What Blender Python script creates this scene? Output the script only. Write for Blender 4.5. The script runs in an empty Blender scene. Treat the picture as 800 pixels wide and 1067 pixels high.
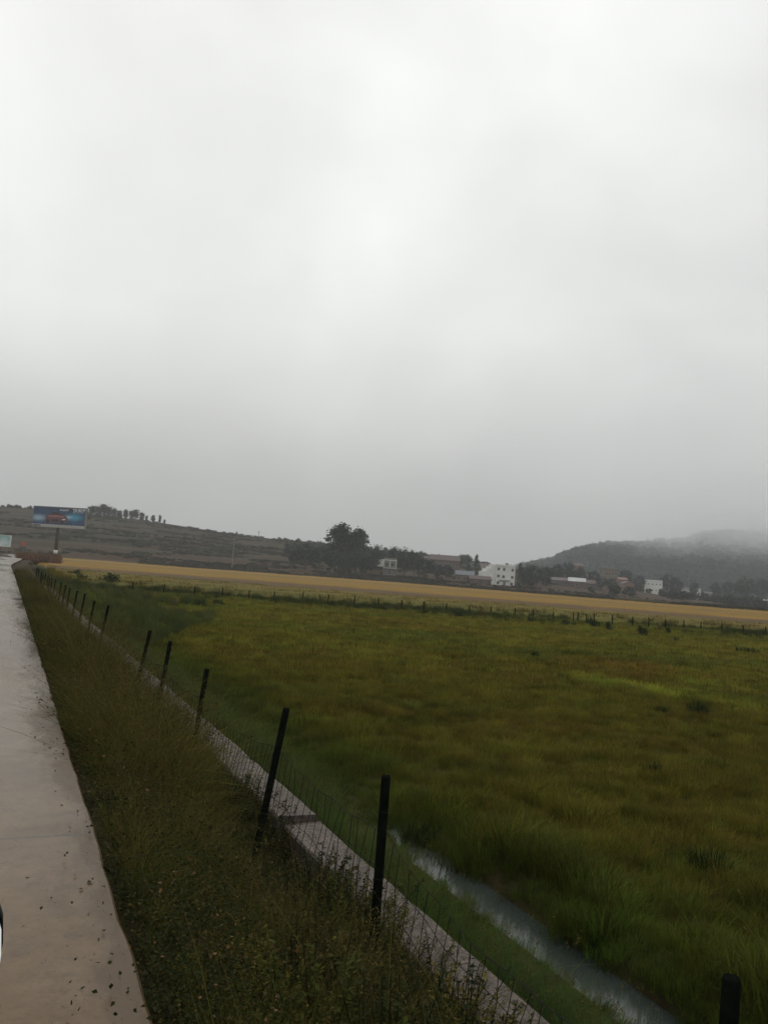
import bpy, math, random
import numpy as np
from mathutils import Vector, Matrix
random.seed(7); rng = np.random.default_rng(7)
R = math.radians
S = bpy.context.scene
COL = S.collection

# ------------------------------------------------------------------ camera
F, W, H = 860.0, 800.0, 1067.0
EYE = 1.5
RHO = R(4.0)
VP = (7.0, 572.0)                       # where the road runs to, in the photograph
dx, dy = VP[0]-W/2, VP[1]-H/2
cx = dx*math.cos(RHO)+dy*math.sin(RHO); cy = -dx*math.sin(RHO)+dy*math.cos(RHO)
PHI = math.atan2(cy, F)                 # pitch up (row of the horizon under the picture centre)
TH = math.atan2(-cx, F/math.cos(PHI))   # the camera looks this far to the right of the road
f0 = Vector((math.sin(TH), math.cos(TH), 0)); r0 = Vector((math.cos(TH), -math.sin(TH), 0)); z0 = Vector((0, 0, 1))
fw = f0*math.cos(PHI)+z0*math.sin(PHI); u0 = z0*math.cos(PHI)-f0*math.sin(PHI)
RT = r0*math.cos(RHO)+u0*math.sin(RHO); UP = u0*math.cos(RHO)-r0*math.sin(RHO)
CAM = Vector((0, 0, EYE))
cam = bpy.data.cameras.new('camera'); co = bpy.data.objects.new('camera', cam); COL.objects.link(co)
m = Matrix((RT, UP, -fw)).transposed().to_4x4(); m.translation = CAM; co.matrix_world = m
cam.sensor_fit = 'VERTICAL'; cam.sensor_height = 36; cam.lens = 36*F/H; cam.clip_end = 20000; cam.clip_start = 0.05
S.camera = co

def hz(x): return VP[1]+(x-VP[0])*math.tan(RHO)
def ray(x, y): return fw*F+RT*(x-W/2)+UP*(H/2-y)
def at(x, y, z):                        # point seen at pixel x,y at horizontal distance z along the view
    d = ray(x, y); return CAM+d*(z/d.dot(f0))
def on(x, y, h):                        # point seen at pixel x,y at height h
    d = ray(x, y); return CAM+d*((h-EYE)/d.z)
def base(x, z, h): p = at(x, hz(x), z); return Vector((p.x, p.y, h))

# ------------------------------------------------------------------ helpers
def link(o, parent=None):
    COL.objects.link(o)
    if parent: o.parent = parent
    return o
def tag(o, label=None, cat=None, group=None, kind=None):
    if label: o['label'] = label
    if cat: o['category'] = cat
    if group: o['group'] = group
    if kind: o['kind'] = kind
    return o
def empty(name, loc=(0, 0, 0), rz=0):
    o = bpy.data.objects.new(name, None); o.empty_display_size = .2; link(o); o.location = loc; o.rotation_euler.z = rz; return o
def copy_tree(o, parent=None):
    c = o.copy(); link(c, parent)
    for ch in list(o.children): copy_tree(ch, c)
    return c
class MB:
    def __init__(s): s.v = []; s.f = []; s.m = []
    def add(s, vs, fs, mi=0):
        b = len(s.v); s.v += [tuple(v) for v in vs]; s.f += [tuple(b+i for i in f) for f in fs]; s.m += [mi]*len(fs); return s
    def box(s, c, d, rz=0, mi=0, top=1.0):
        x, y, z = d[0]/2, d[1]/2, d[2]/2; cs, sn = math.cos(rz), math.sin(rz); vs = []
        for k in (-1, 1):
            t = top if k > 0 else 1
            for i, j in ((-1, -1), (1, -1), (1, 1), (-1, 1)):
                px, py = i*x*t, j*y*t; vs.append((c[0]+px*cs-py*sn, c[1]+px*sn+py*cs, c[2]+k*z))
        return s.add(vs, [(0, 3, 2, 1), (4, 5, 6, 7), (0, 1, 5, 4), (1, 2, 6, 5), (2, 3, 7, 6), (3, 0, 4, 7)], mi)
    def tube(s, pts, rad, n=6, mi=0, caps=True):
        pts = [Vector(p) for p in pts]; rad = rad if hasattr(rad, '__len__') else [rad]*len(pts); vs = []; fs = []
        for i, p in enumerate(pts):
            t = (pts[min(i+1, len(pts)-1)]-pts[max(i-1, 0)]).normalized()
            a = t.cross(Vector((0, 0, 1)) if abs(t.z) < .9 else Vector((1, 0, 0))).normalized(); b = t.cross(a)
            for k in range(n): q = 2*math.pi*k/n; vs.append(p+(a*math.cos(q)+b*math.sin(q))*rad[i])
        for i in range(len(pts)-1):
            for k in range(n): fs.append((i*n+k, i*n+(k+1) % n, (i+1)*n+(k+1) % n, (i+1)*n+k))
        if caps: fs += [tuple(range(n))[::-1], tuple((len(pts)-1)*n+k for k in range(n))]
        return s.add(vs, fs, mi)
    def prism(s, poly, origin, ux, uy, depth, mi=0):      # polygon in the plane ux,uy, pushed along depth
        o = Vector(origin); ux = Vector(ux); uy = Vector(uy); dp = Vector(depth); n = len(poly)
        vs = [o+ux*a+uy*b for a, b in poly]; vs += [v+dp for v in vs]
        return s.add(vs, [tuple(range(n))[::-1], tuple(range(n, 2*n))]+[(i, (i+1) % n, n+(i+1) % n, n+i) for i in range(n)], mi)
    def mesh(s, name, mats, smooth=False):
        me = bpy.data.meshes.new(name); me.from_pydata(s.v, [], s.f)
        for mt in (mats if isinstance(mats, (list, tuple)) else [mats]): me.materials.append(mt)
        me.polygons.foreach_set('material_index', s.m)
        if smooth: me.polygons.foreach_set('use_smooth', [True]*len(s.f))
        me.update(); return me
    def build(s, name, mats, parent=None, smooth=False):
        return link(bpy.data.objects.new(name, s.mesh(name, mats, smooth)), parent)

def np_mesh(name, V, Fq, mat, smooth=False):
    """V (n,3), Fq list of index arrays (each (k,3) or (k,4))"""
    me = bpy.data.meshes.new(name)
    Fs = Fq if isinstance(Fq, list) else [Fq]
    me.vertices.add(len(V)); me.vertices.foreach_set('co', np.asarray(V, np.float32).ravel())
    loops = np.concatenate([f.ravel() for f in Fs]); tot = np.concatenate([np.full(len(f), f.shape[1]) for f in Fs])
    st = np.concatenate([[0], np.cumsum(tot)[:-1]])
    me.loops.add(len(loops)); me.loops.foreach_set('vertex_index', loops.astype(np.int32))
    me.polygons.add(len(tot)); me.polygons.foreach_set('loop_start', st.astype(np.int32)); me.polygons.foreach_set('loop_total', tot.astype(np.int32))
    if smooth: me.polygons.foreach_set('use_smooth', np.ones(len(tot), bool))
    for mm in (mat if isinstance(mat, (list, tuple)) else [mat]): me.materials.append(mm)
    me.update(calc_edges=True); me.validate(); return me

def vnoise(x, y, seed=0, sc=1.0, octv=3):
    """smooth value noise, about 0..1"""
    out = 0; amp = 1; tot = 0
    x = np.asarray(x, float)/sc; y = np.asarray(y, float)/sc
    for o in range(octv):
        xi = np.floor(x).astype(np.int64); yi = np.floor(y).astype(np.int64); fx = x-xi; fy = y-yi
        fx = fx*fx*(3-2*fx); fy = fy*fy*(3-2*fy)
        def hsh(a, b):
            h = (a*374761393+b*668265263+(seed+o*17)*144269) & 0xffffffff
            h = ((h ^ (h >> 13))*1274126177) & 0xffffffff
            return ((h ^ (h >> 16)) & 0xffff)/65535.0
        v = (hsh(xi, yi)*(1-fx)+hsh(xi+1, yi)*fx)*(1-fy)+(hsh(xi, yi+1)*(1-fx)+hsh(xi+1, yi+1)*fx)*fy
        out = out+v*amp; tot += amp; amp *= .5; x = x*2+13.7; y = y*2+7.3
    return out/tot
def sm(a, b, x): t = np.clip((np.asarray(x, float)-a)/(b-a), 0, 1); return t*t*(3-2*t)

# ------------------------------------------------------------------ materials
def mat(name):
    m = bpy.data.materials.new(name); m.use_nodes = True; nt = m.node_tree; b = nt.nodes['Principled BSDF']; return m, nt, b
def N(nt, t, **kw):
    n = nt.nodes.new(t)
    for k, v in kw.items():
        if k in n.inputs: n.inputs[k].default_value = v
        else: setattr(n, k, v)
    return n
def ramp(nt, fac, stops, interp='LINEAR'):
    r = nt.nodes.new('ShaderNodeValToRGB'); r.color_ramp.interpolation = interp; e = r.color_ramp.elements
    while len(e) > 1: e.remove(e[-1])
    e[0].position = stops[0][0]; e[0].color = (*stops[0][1], 1)
    for p, c in stops[1:]: q = e.new(p); q.color = (*c, 1)
    nt.links.new(fac, r.inputs[0]); return r.outputs[0]
def mixc(nt, fac, a, b, mode='MIX'):
    n = nt.nodes.new('ShaderNodeMix'); n.data_type = 'RGBA'; n.blend_type = mode
    for i, s in ((0, fac), (6, a), (7, b)):
        if hasattr(s, 'is_linked'): nt.links.new(s, n.inputs[i])
        else: n.inputs[i].default_value = (*s, 1) if isinstance(s, tuple) and len(s) == 3 else s
    return n.outputs[2]
def noise(nt, scale, detail=4, vec=None, rough=.6, dist=0):
    n = N(nt, 'ShaderNodeTexNoise', Scale=scale, Detail=detail, Roughness=rough, Distortion=dist)
    if vec is not None: nt.links.new(vec, n.inputs['Vector'])
    return n.outputs['Fac']
def coords(nt, kind='Object', scale=None):
    c = nt.nodes.new('ShaderNodeTexCoord').outputs[kind]
    if scale:
        mp = N(nt, 'ShaderNodeMapping'); mp.inputs['Scale'].default_value = scale; nt.links.new(c, mp.inputs[0]); c = mp.outputs[0]
    return c
def bump(nt, b, h, strength=.3, dist=.02):
    n = N(nt, 'ShaderNodeBump', Strength=strength, Distance=dist); nt.links.new(h, n.inputs['Height']); nt.links.new(n.outputs[0], b.inputs['Normal'])
def simple(name, c1, c2=None, scale=6, rough=.7, bumps=0, spec=.5, metal=0):
    m, nt, b = mat(name); b.inputs['Roughness'].default_value = rough; b.inputs['Specular IOR Level'].default_value = spec; b.inputs['Metallic'].default_value = metal
    c2 = c2 or tuple(v*.7 for v in c1); v = coords(nt)
    n = noise(nt, scale, 6, v)
    nt.links.new(ramp(nt, n, [(.3, c2), (.7, c1)]), b.inputs['Base Color'])
    if bumps: bump(nt, b, noise(nt, scale*4, 5, v), bumps)
    return m
def leafmat(name, trans=.25, rough=.55, spec=.3, fixed=None, obj_var=False):
    """foliage: colour comes from the per-clump tint, or is fixed"""
    m, nt, b = mat(name); out = nt.nodes['Material Output']
    if fixed is None:
        a = N(nt, 'ShaderNodeAttribute', attribute_type='INSTANCER', attribute_name='tint'); c = a.outputs['Color']
    else:
        g = nt.nodes.new('ShaderNodeNewGeometry'); c = ramp(nt, g.outputs['Random Per Island'], [(0, tuple(v*.7 for v in fixed)), (.6, fixed), (1, tuple(min(1, v*1.35) for v in fixed))])
        if obj_var:
            oi = nt.nodes.new('ShaderNodeObjectInfo'); hs = N(nt, 'ShaderNodeHueSaturation')
            mr = N(nt, 'ShaderNodeMapRange'); mr.inputs[3].default_value = .75; mr.inputs[4].default_value = 1.3; nt.links.new(oi.outputs['Random'], mr.inputs[0])
            nt.links.new(mr.outputs[0], hs.inputs['Value']); nt.links.new(c, hs.inputs['Color']); c = hs.outputs[0]
    nt.links.new(c, b.inputs['Base Color']); b.inputs['Roughness'].default_value = rough; b.inputs['Specular IOR Level'].default_value = spec
    t = N(nt, 'ShaderNodeBsdfTranslucent'); nt.links.new(c, t.inputs[0])
    mx = N(nt, 'ShaderNodeMixShader'); mx.inputs[0].default_value = trans
    nt.links.new(b.outputs[0], mx.inputs[1]); nt.links.new(t.outputs[0], mx.inputs[2]); nt.links.new(mx.outputs[0], out.inputs[0]); return m

M = {}
M['grass'] = leafmat('grass_blades', .3, .8, .03)
M['weed'] = leafmat('weed_leaves', .25, .7, .05)
M['straw'] = leafmat('straw_stems', .15, .8, .03, fixed=(.10, .082, .030))
M['seed'] = leafmat('seed_heads', .1, .9, .0, fixed=(.075, .060, .020))
M['petal'] = leafmat('small_flowers', .2, .6, .2, fixed=(.50, .38, .08))
M['rust_leaf'] = leafmat('rusty_leaf', .2, .6, .2, fixed=(.16, .075, .025))
M['crown'] = leafmat('tree_leaves', .15, .7, .1, fixed=(.011, .029, .027), obj_var=True)
M['crown_light'] = leafmat('light_tree_leaves', .15, .7, .1, fixed=(.024, .036, .024), obj_var=True)
M['bark'] = simple('bark', (.10, .08, .06), (.05, .04, .03), 3, .9, .4)
M['post'] = simple('dark_post', (.007, .009, .007), (.003, .004, .003), 9, .9, .2, .0)
M['wire'] = simple('rusty_wire', (.022, .017, .014), (.010, .009, .008), 30, .8, 0, .1, .0)

# ------------------------------------------------------------------ road geometry
road_px = [(12.5, 592), (13.2, 587.5), (22.5, 583), (22.5, 580.3), (12, 578.2), (0, 576.4)]
road_far = [on(x, y, 0) for x, y in road_px]
EDGE = .585
right = [(EDGE, -25.0)]+[(EDGE, y) for y in np.arange(-24, 60, 1.0)]
pts = [Vector((EDGE, 60, 0))]+[Vector((p.x, p.y, 0)) for p in road_far]
# extend the bend to the left so that the road goes on
pts += [pts[-1]+Vector((-60, 25, 0)), pts[-1]+Vector((-160, 45, 0))]
def xr(Y):                               # right edge of the road at Y (the straight, then the bend)
    ys = [p.y for p in pts[:4]]; xs = [p.x for p in pts[:4]]
    return np.interp(Y, [-1e4, 60]+ys[1:], [EDGE, EDGE]+xs[1:])

# ------------------------------------------------------------------ ground
FIELD = -1.0
def hill_top(x):
    return np.interp(x, [-900, -300, 0, 60, 100, 170, 240, 300, 340, 440, 500, 560, 620, 700, 760], [36, 44, 44, 43.5, 42, 38, 32, 29.5, 28.5, 24.5, 21, 16, 8, 1, -2])
Z0, ZR = 305.0, 560.0
def hill_h(x, z):                        # the terraced hill on the left, x = picture column at that distance
    top = hill_top(x)*ZR/F+1.5+1.0
    t = np.clip((z-Z0)/(ZR-Z0), 0, 1.0)
    s = t*.75+.25*sm(0, 1, t)
    nb = 9
    q = s*nb; st = (np.floor(q)+sm(.62, 1, q-np.floor(q)))/nb
    s = .45*s+.55*st
    drop = np.clip((z-ZR)/500, 0, 1)
    return FIELD-.15+np.maximum(top, 0)*s*(1-.25*drop)+(vnoise(x*z/F, z, 5, 40, 3)-.5)*1.2*t
def col_of(X, Y):
    u = X*r0.x+Y*r0.y; z = X*f0.x+Y*f0.y; z = np.maximum(z, 1); return (u/z*F+W/2), z     # column on the level horizon
def ditch(Y): return 1-sm(5.9, 7.6, Y)
def ground_h(X, Y):
    X = np.asarray(X, float); Y = np.asarray(Y, float)
    L = X-(xr(Y)-EDGE)
    far = sm(60, 75, Y)
    h = np.interp(L, [-12, -6.3, -5.6, .5, .62, .9, 2.0, 2.4], [FIELD, -.35, -.25, -.25, -.13, -.2, -.95, -1.02])
    hf = np.interp(L, [-30, -8, 2, 9], [FIELD, -.25, -.25, FIELD])
    h = h*(1-far)+hf*far
    f = FIELD+(vnoise(X, Y, 1, 6, 3)-.5)*.10*sm(4.2, 6, L)
    h = np.where(L > 2.4, f, h)
    d = ditch(Y)
    dd = np.interp(L, [2.8, 3.35, 3.60, 3.70, 3.92, 4.02, 4.4, 5.2], [0, .0, -.05, -.42, -.42, -.03, .08, 0])
    h = h+dd*d*(L > 2.8)
    # wandering soft hollow along the wall beyond the open water
    h = h-(1-d)*.1*np.exp(-((L-3.9)/.35)**2)*(L > 2.8)*(Y < 60)
    c, z = col_of(X, Y)
    return h
def axis(lo, hi, step, out_lo, out_hi, k):
    a = list(np.arange(lo, hi+1e-6, step)); s = step
    while a[-1] < out_hi: s *= k; a.append(a[-1]+s)
    s = step
    while a[0] > out_lo: s *= k; a.insert(0, a[0]-s)
    return np.array(a)
def grid_mesh(name, X, Y, Z, m, smooth=True):
    ny, nx = X.shape; V = np.stack([X, Y, Z], -1).reshape(-1, 3); i = np.arange(ny*nx).reshape(ny, nx)
    q = np.stack([i[:-1, :-1], i[:-1, 1:], i[1:, 1:], i[1:, :-1]], -1).reshape(-1, 4)
    return np_mesh(name, V, q, m, smooth)

def ground_material():
    m, nt, b = mat('meadow_soil'); v = coords(nt, 'Object')
    b.inputs['Roughness'].default_value = .95; b.inputs['Specular IOR Level'].default_value = .15
    big = noise(nt, .035, 5, v, .65); mid = noise(nt, .45, 5, v, .7); fine = noise(nt, 9, 6, v, .75)
    a = ramp(nt, big, [(.35, (.055, .055, .018)), (.5, (.075, .066, .022)), (.65, (.088, .064, .028))])
    a = mixc(nt, 1.0, a, ramp(nt, mid, [(.3, (.6, .65, .6)), (.7, (1.15, 1.1, 1.05))]), 'MULTIPLY')
    a = mixc(nt, 1.0, a, ramp(nt, fine, [(.3, (.45, .45, .45)), (.7, (1.2, 1.2, 1.2))]), 'MULTIPLY')
    a = mixc(nt, 1.0, a, (.58, .5, .45), 'MULTIPLY'); nt.links.new(a, b.inputs['Base Color']); bump(nt, b, fine, .8, .08); return m
xs = axis(-7, 6, .11, -2400, 2400, 1.045); ys = axis(-3, 14, .25, -420, 2600, 1.04)
GX, GY = np.meshgrid(xs, ys)
g = link(bpy.data.objects.new('ground', grid_mesh('ground', GX, GY, ground_h(GX, GY), ground_material())))
tag(g, 'olive meadow ground running from the roadside ditch to the hills', 'ground', kind='structure')

# ------------------------------------------------------------------ wet concrete road
def road_material():
    m, nt, b = mat('wet_concrete'); v = coords(nt, 'Object')
    st = coords(nt, 'Object', (1, .12, 1))
    n1 = noise(nt, .9, 6, v, .65); n2 = noise(nt, 5, 7, v, .75); n3 = noise(nt, 45, 5, v, .85); nw = noise(nt, .55, 5, st, .6)
    a = ramp(nt, n1, [(.3, (.078, .044, .015)), (.5, (.116, .072, .031)), (.72, (.142, .096, .052))])
    a = mixc(nt, 1.0, a, ramp(nt, n2, [(.30, (.60, .55, .47)), (.46, (.90, .89, .87)), (.62, (1.10, 1.10, 1.12))]), 'MULTIPLY')
    a = mixc(nt, 1.0, a, ramp(nt, n3, [(.33, (.5, .48, .45)), (.45, (.95, .95, .95)), (.65, (1.08, 1.08, 1.08))]), 'MULTIPLY')
    sx = N(nt, 'ShaderNodeSeparateXYZ'); nt.links.new(v, sx.inputs[0])
    # washed-in mud along the verge side
    ad = N(nt, 'ShaderNodeMath', operation='MULTIPLY_ADD'); nt.links.new(noise(nt, 1.6, 5, coords(nt, 'Object', (1, .45, 1)), .65), ad.inputs[0]); ad.inputs[1].default_value = 1.05; nt.links.new(sx.outputs[0], ad.inputs[2])
    mud = ramp(nt, ad.outputs[0], [(.86, (0, 0, 0)), (1.0, (1, 1, 1))])
    a = mixc(nt, mud, a, mixc(nt, n2, (.044, .024, .007), (.088, .052, .018)))
    # transverse joints
    jm = N(nt, 'ShaderNodeMath', operation='MULTIPLY_ADD'); nt.links.new(n2, jm.inputs[0]); jm.inputs[1].default_value = .03; nt.links.new(sx.outputs[1], jm.inputs[2])
    j = N(nt, 'ShaderNodeMath', operation='PINGPONG'); nt.links.new(jm.outputs[0], j.inputs[0]); j.inputs[1].default_value = 2.4
    jr = ramp(nt, j.outputs[0], [(.007, (1, 1, 1)), (.018, (0, 0, 0))])
    a = mixc(nt, jr, a, (.05, .036, .021))
    nt.links.new(a, b.inputs['Base Color'])
    rr = ramp(nt, nw, [(.40, (.08,)*3), (.5, (.18,)*3), (.62, (.36,)*3)])
    mm = mixc(nt, mud, rr, mixc(nt, n1, (.12, .12, .12), (.5, .5, .5))); nt.links.new(mm, b.inputs['Roughness']); b.inputs['IOR'].default_value = 1.28
    bump(nt, b, n3, .25, .005); return m
LW = 5.6
edge = [Vector((EDGE+(random.random()-.5)*.010+.016*(float(vnoise(y, 0, 66, .8, 3))-.5)-(.03*random.random() if random.random() < .08 else 0), y, 0)) for y in np.arange(-25, 60, .16)]
# rounded far bend
fine = []
for i in range(len(pts)-1):
    p0, p1, p2, p3 = pts[max(i-1, 0)], pts[i], pts[i+1], pts[min(i+2, len(pts)-1)]
    for k in range(8):
        t = k/8; fine.append(.5*((2*p1)+(p2-p0)*t+(2*p0-5*p1+4*p2-p3)*t*t+(3*p1-p0-3*p2+p3)*t**3) if i not in (0,) else p1.lerp(p2, t))
edge += fine
mb = MB(); n = len(edge); vs = []
for i, p in enumerate(edge):
    t = (edge[min(i+1, n-1)]-edge[max(i-1, 0)]).normalized()
    nrm = Vector((-t.y, t.x, 0)) if p.y < 150 else Vector((-.35, -.94, 0)).lerp(Vector((-1, 0, 0)), 0 if p.y > 170 else .5)
    if p.y < 150: nrm = Vector((-1, 0, 0))
    q = p+nrm*LW
    e = p+Vector((0, 0, .0))
    vs += [e+Vector((.004, 0, -.22)), e+Vector((.0, 0, -.012)), e+nrm*.012, q, q+Vector((0, 0, -.22))]
fs = []
for i in range(n-1):
    for k in range(4): a = i*5+k; fs.append((a, a+5, a+6, a+1))
road = mb.add(vs, fs).build('road', road_material()); tag(road, 'wet pinkish grey concrete road with muddy edge beside the verge', 'road', kind='structure')

# leaf and grit litter on the slab
def debris():
    mb = MB()
    for _ in range(2600):
        y = 1.0+random.random()**1.7*34; x = EDGE-.005-abs(random.gauss(0, .22)) if random.random() < .6 else random.uniform(-2.5, EDGE-.02)
        s = random.uniform(.0008, .0019)*(1+.13*y); a = random.uniform(0, 6.3)
        if random.random() < .93: mb.box((x, y, s*.3+.0005), (s*random.uniform(.8, 2.2), s, s*.6), a, random.choice((0, 0, 1)), .6)
        else:
            l = s*random.uniform(1.2, 2.6); c, q = math.cos(a), math.sin(a); w = s*.45
            mb.add([(x-c*l, y-q*l, .003), (x-q*w, y+c*w, .004+s*.3), (x+c*l, y+q*l, .004), (x+q*w, y-c*w, .003+s*.4)], [(0, 1, 2), (0, 2, 3)], random.choice((0, 1)))
    o = mb.build('road_debris', [simple('wet_grit', (.06, .045, .03), (.03, .024, .018), 40, .6), simple('dead_leaf', (.10, .06, .025), (.04, .026, .014), 40, .6)])
    tag(o, 'scattered grit and fallen leaf bits on the wet concrete', 'debris', kind='stuff')
debris()

# ------------------------------------------------------------------ tufts and scatter
SRC = {}
def src(name, meshes):
    c = bpy.data.collections.new('src_'+name)
    for i, me in enumerate(meshes):
        o = bpy.data.objects.new('%s_%02d' % (name, i), me); c.objects.link(o)
    SRC[name] = c; return c
def blades(n, hmin, hmax, spread, wid, lean=.5, seed=0, curl=.5, segs=3):
    r = np.random.default_rng(seed)
    ang = r.uniform(0, 2*np.pi, n); rad = spread*np.sqrt(r.uniform(0, 1, n)); bx = rad*np.cos(ang); by = rad*np.sin(ang)
    a2 = ang+r.normal(0, .9, n); h = r.uniform(hmin, hmax, n); ln = np.abs(r.normal(0, lean, n))*h; w = wid*r.uniform(.6, 1.3, n)
    V = []; 
    for s in range(segs):
        t = s/segs; px = bx+np.cos(a2)*ln*(t**1.8); py = by+np.sin(a2)*ln*t**1.8; pz = h*(t-curl*.3*t**3)
        ww = w*(1-.55*t)/2; ox = -np.sin(a2+.5)*ww; oy = np.cos(a2+.5)*ww
        V += [np.stack([px-ox, py-oy, pz], -1), np.stack([px+ox, py+oy, pz], -1)]
    V.append(np.stack([bx+np.cos(a2)*ln, by+np.sin(a2)*ln, h*(1-curl*.3)], -1))
    P = len(V); V = np.stack(V, 1).reshape(-1, 3); o = (np.arange(n)*P)[:, None]
    q = np.concatenate([o+np.array([[2*s, 2*s+1, 2*s+3, 2*s+2]]) for s in range(segs-1)]); t = o+np.array([[P-3, P-2, P-1]])
    return V, [q, t]
def leaves(C, D, ln, wd, seed=0, droop=.2):
    """one folded leaf (4 verts, 2 tris) at every point C along D"""
    r = np.random.default_rng(seed); n = len(C); D = D/np.linalg.norm(D, axis=1)[:, None]
    U = np.cross(D, r.normal(0, 1, (n, 3))*[.5, .5, 1.0]+[0, 0, .01]); U /= np.linalg.norm(U, axis=1)[:, None]+1e-9
    l = ln*r.uniform(.6, 1.3, n)[:, None]; w = wd*r.uniform(.6, 1.3, n)[:, None]
    tip = C+D*l; tip[:, 2] -= droop*l[:, 0]
    mid = C+D*l*.45; V = np.stack([C, mid-U*w, tip, mid+U*w], 1).reshape(-1, 3); o = (np.arange(n)*4)[:, None]
    return V, [np.concatenate([o+np.array([[0, 1, 2]]), o+np.array([[0, 2, 3]])])]
def join(parts):
    V = []; Fs = {3: [], 4: []}; mi = {3: [], 4: []}; k = 0
    for v, fs, m_ in parts:
        for f in fs: Fs[f.shape[1]].append(f+k); mi[f.shape[1]].append(np.full(len(f), m_))
        V.append(v); k += len(v)
    out = [np.concatenate(Fs[q]) for q in (3, 4) if Fs[q]]; mids = np.concatenate([np.concatenate(mi[q]) for q in (3, 4) if Fs[q]])
    return np.concatenate(V), out, mids
def multi(name, parts, mats):
    V, fs, mids = join(parts); me = np_mesh(name, V, fs, mats); me.polygons.foreach_set('material_index', mids.astype(np.int32)); me.update(); return me
def spikes(n, h0, h1, spread, seed, head=.05, hw=.006, w=.003):
    """thin bent stems with seed heads"""
    r = np.random.default_rng(seed); V, f = blades(n, h0, h1, spread, w, .35, seed, .2, 3)
    tips = V.reshape(n, 7, 3)[:, 6]; prev = V.reshape(n, 7, 3)[:, 4]; d = tips-prev
    k = 5; C = np.repeat(tips, k, 0)-np.repeat(d/np.linalg.norm(d, axis=1)[:, None], k, 0)*np.tile(np.linspace(0, head, k), n)[:, None]
    D = np.repeat(d, k, 0)/np.linalg.norm(d, axis=1).repeat(k)[:, None]+r.normal(0, .5, (n*k, 3))
    LV, lf = leaves(C, D, head*.45, hw, seed)
    return (V, f), (LV, lf)
def weed_plant(ns, h, spread, lpn, ln, wd, seed):
    r = np.random.default_rng(seed); parts = []; C = []; D = []; mb = MB()
    for i in range(ns):
        a = r.uniform(0, 6.28); hh = h*r.uniform(.55, 1.1); b = np.array([np.cos(a), np.sin(a), 0])*spread*r.uniform(.0, .5)
        tip = b+np.array([np.cos(a), np.sin(a), 0])*spread*r.uniform(.3, 1)+[0, 0, hh]
        midp = (b+tip)/2+[0, 0, hh*.1]; P = [b, midp, tip]; mb.tube(P, [.004, .003, .0015], 3, caps=False)
        for j in range(lpn):
            t = .15+.85*j/lpn; p = b*(1-t)**2+2*midp*t*(1-t)+tip*t*t; q = r.uniform(0, 6.28)
            C.append(p); D.append([np.cos(q), np.sin(q), r.uniform(-.1, .6)])
    LV, lf = leaves(np.array(C), np.array(D), ln, wd, seed, .25)
    return (np.array(mb.v), [np.array(mb.f)]), (LV, lf)

def scatter(name, P, tint, proto, nproto, scale, label, cat, rz=None, kind='stuff', tilt=.12, idx=None):
    n = len(P); me = bpy.data.meshes.new(name); me.vertices.add(n); me.vertices.foreach_set('co', np.asarray(P, np.float32).ravel())
    rot = np.stack([rng.normal(0, tilt, n), rng.normal(0, tilt, n), rng.uniform(0, 6.28, n) if rz is None else rz], -1)
    sc = np.asarray(scale, float); sc = np.stack([sc]*3, -1) if sc.ndim == 1 else sc
    def at3(nm, v): a = me.attributes.new(nm, 'FLOAT_VECTOR', 'POINT'); a.data.foreach_set('vector', np.asarray(v, np.float32).ravel())
    at3('rot', rot); at3('scl', sc)
    a = me.attributes.new('tint', 'FLOAT_COLOR', 'POINT'); a.data.foreach_set('color', np.concatenate([tint, np.ones((n, 1))], 1).astype(np.float32).ravel())
    a = me.attributes.new('idx', 'INT', 'POINT'); a.data.foreach_set('value', (rng.integers(0, nproto, n) if idx is None else idx).astype(np.int32))
    o = link(bpy.data.objects.new(name, me)); tag(o, label, cat, kind=kind)
    ng = bpy.data.node_groups.new(name, 'GeometryNodeTree'); ng.interface.new_socket('Geometry', in_out='INPUT', socket_type='NodeSocketGeometry'); ng.interface.new_socket('Geometry', in_out='OUTPUT', socket_type='NodeSocketGeometry')
    gi = ng.nodes.new('NodeGroupInput'); go = ng.nodes.new('NodeGroupOutput'); ip = ng.nodes.new('GeometryNodeInstanceOnPoints')
    ci = ng.nodes.new('GeometryNodeCollectionInfo'); ci.inputs['Collection'].default_value = SRC[proto]; ci.inputs['Separate Children'].default_value = True; ci.inputs['Reset Children'].default_value = True
    def na(nm, t): q = ng.nodes.new('GeometryNodeInputNamedAttribute'); q.data_type = t; q.inputs['Name'].default_value = nm; return q.outputs['Attribute']
    L = ng.links.new; L(gi.outputs[0], ip.inputs['Points']); L(ci.outputs[0], ip.inputs['Instance']); ip.inputs['Pick Instance'].default_value = True
    L(na('idx', 'INT'), ip.inputs['Instance Index']); L(na('rot', 'FLOAT_VECTOR'), ip.inputs['Rotation']); L(na('scl', 'FLOAT_VECTOR'), ip.inputs['Scale']); L(ip.outputs[0], go.inputs[0])
    md = o.modifiers.new('scatter', 'NODES'); md.node_group = ng; return o

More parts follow.
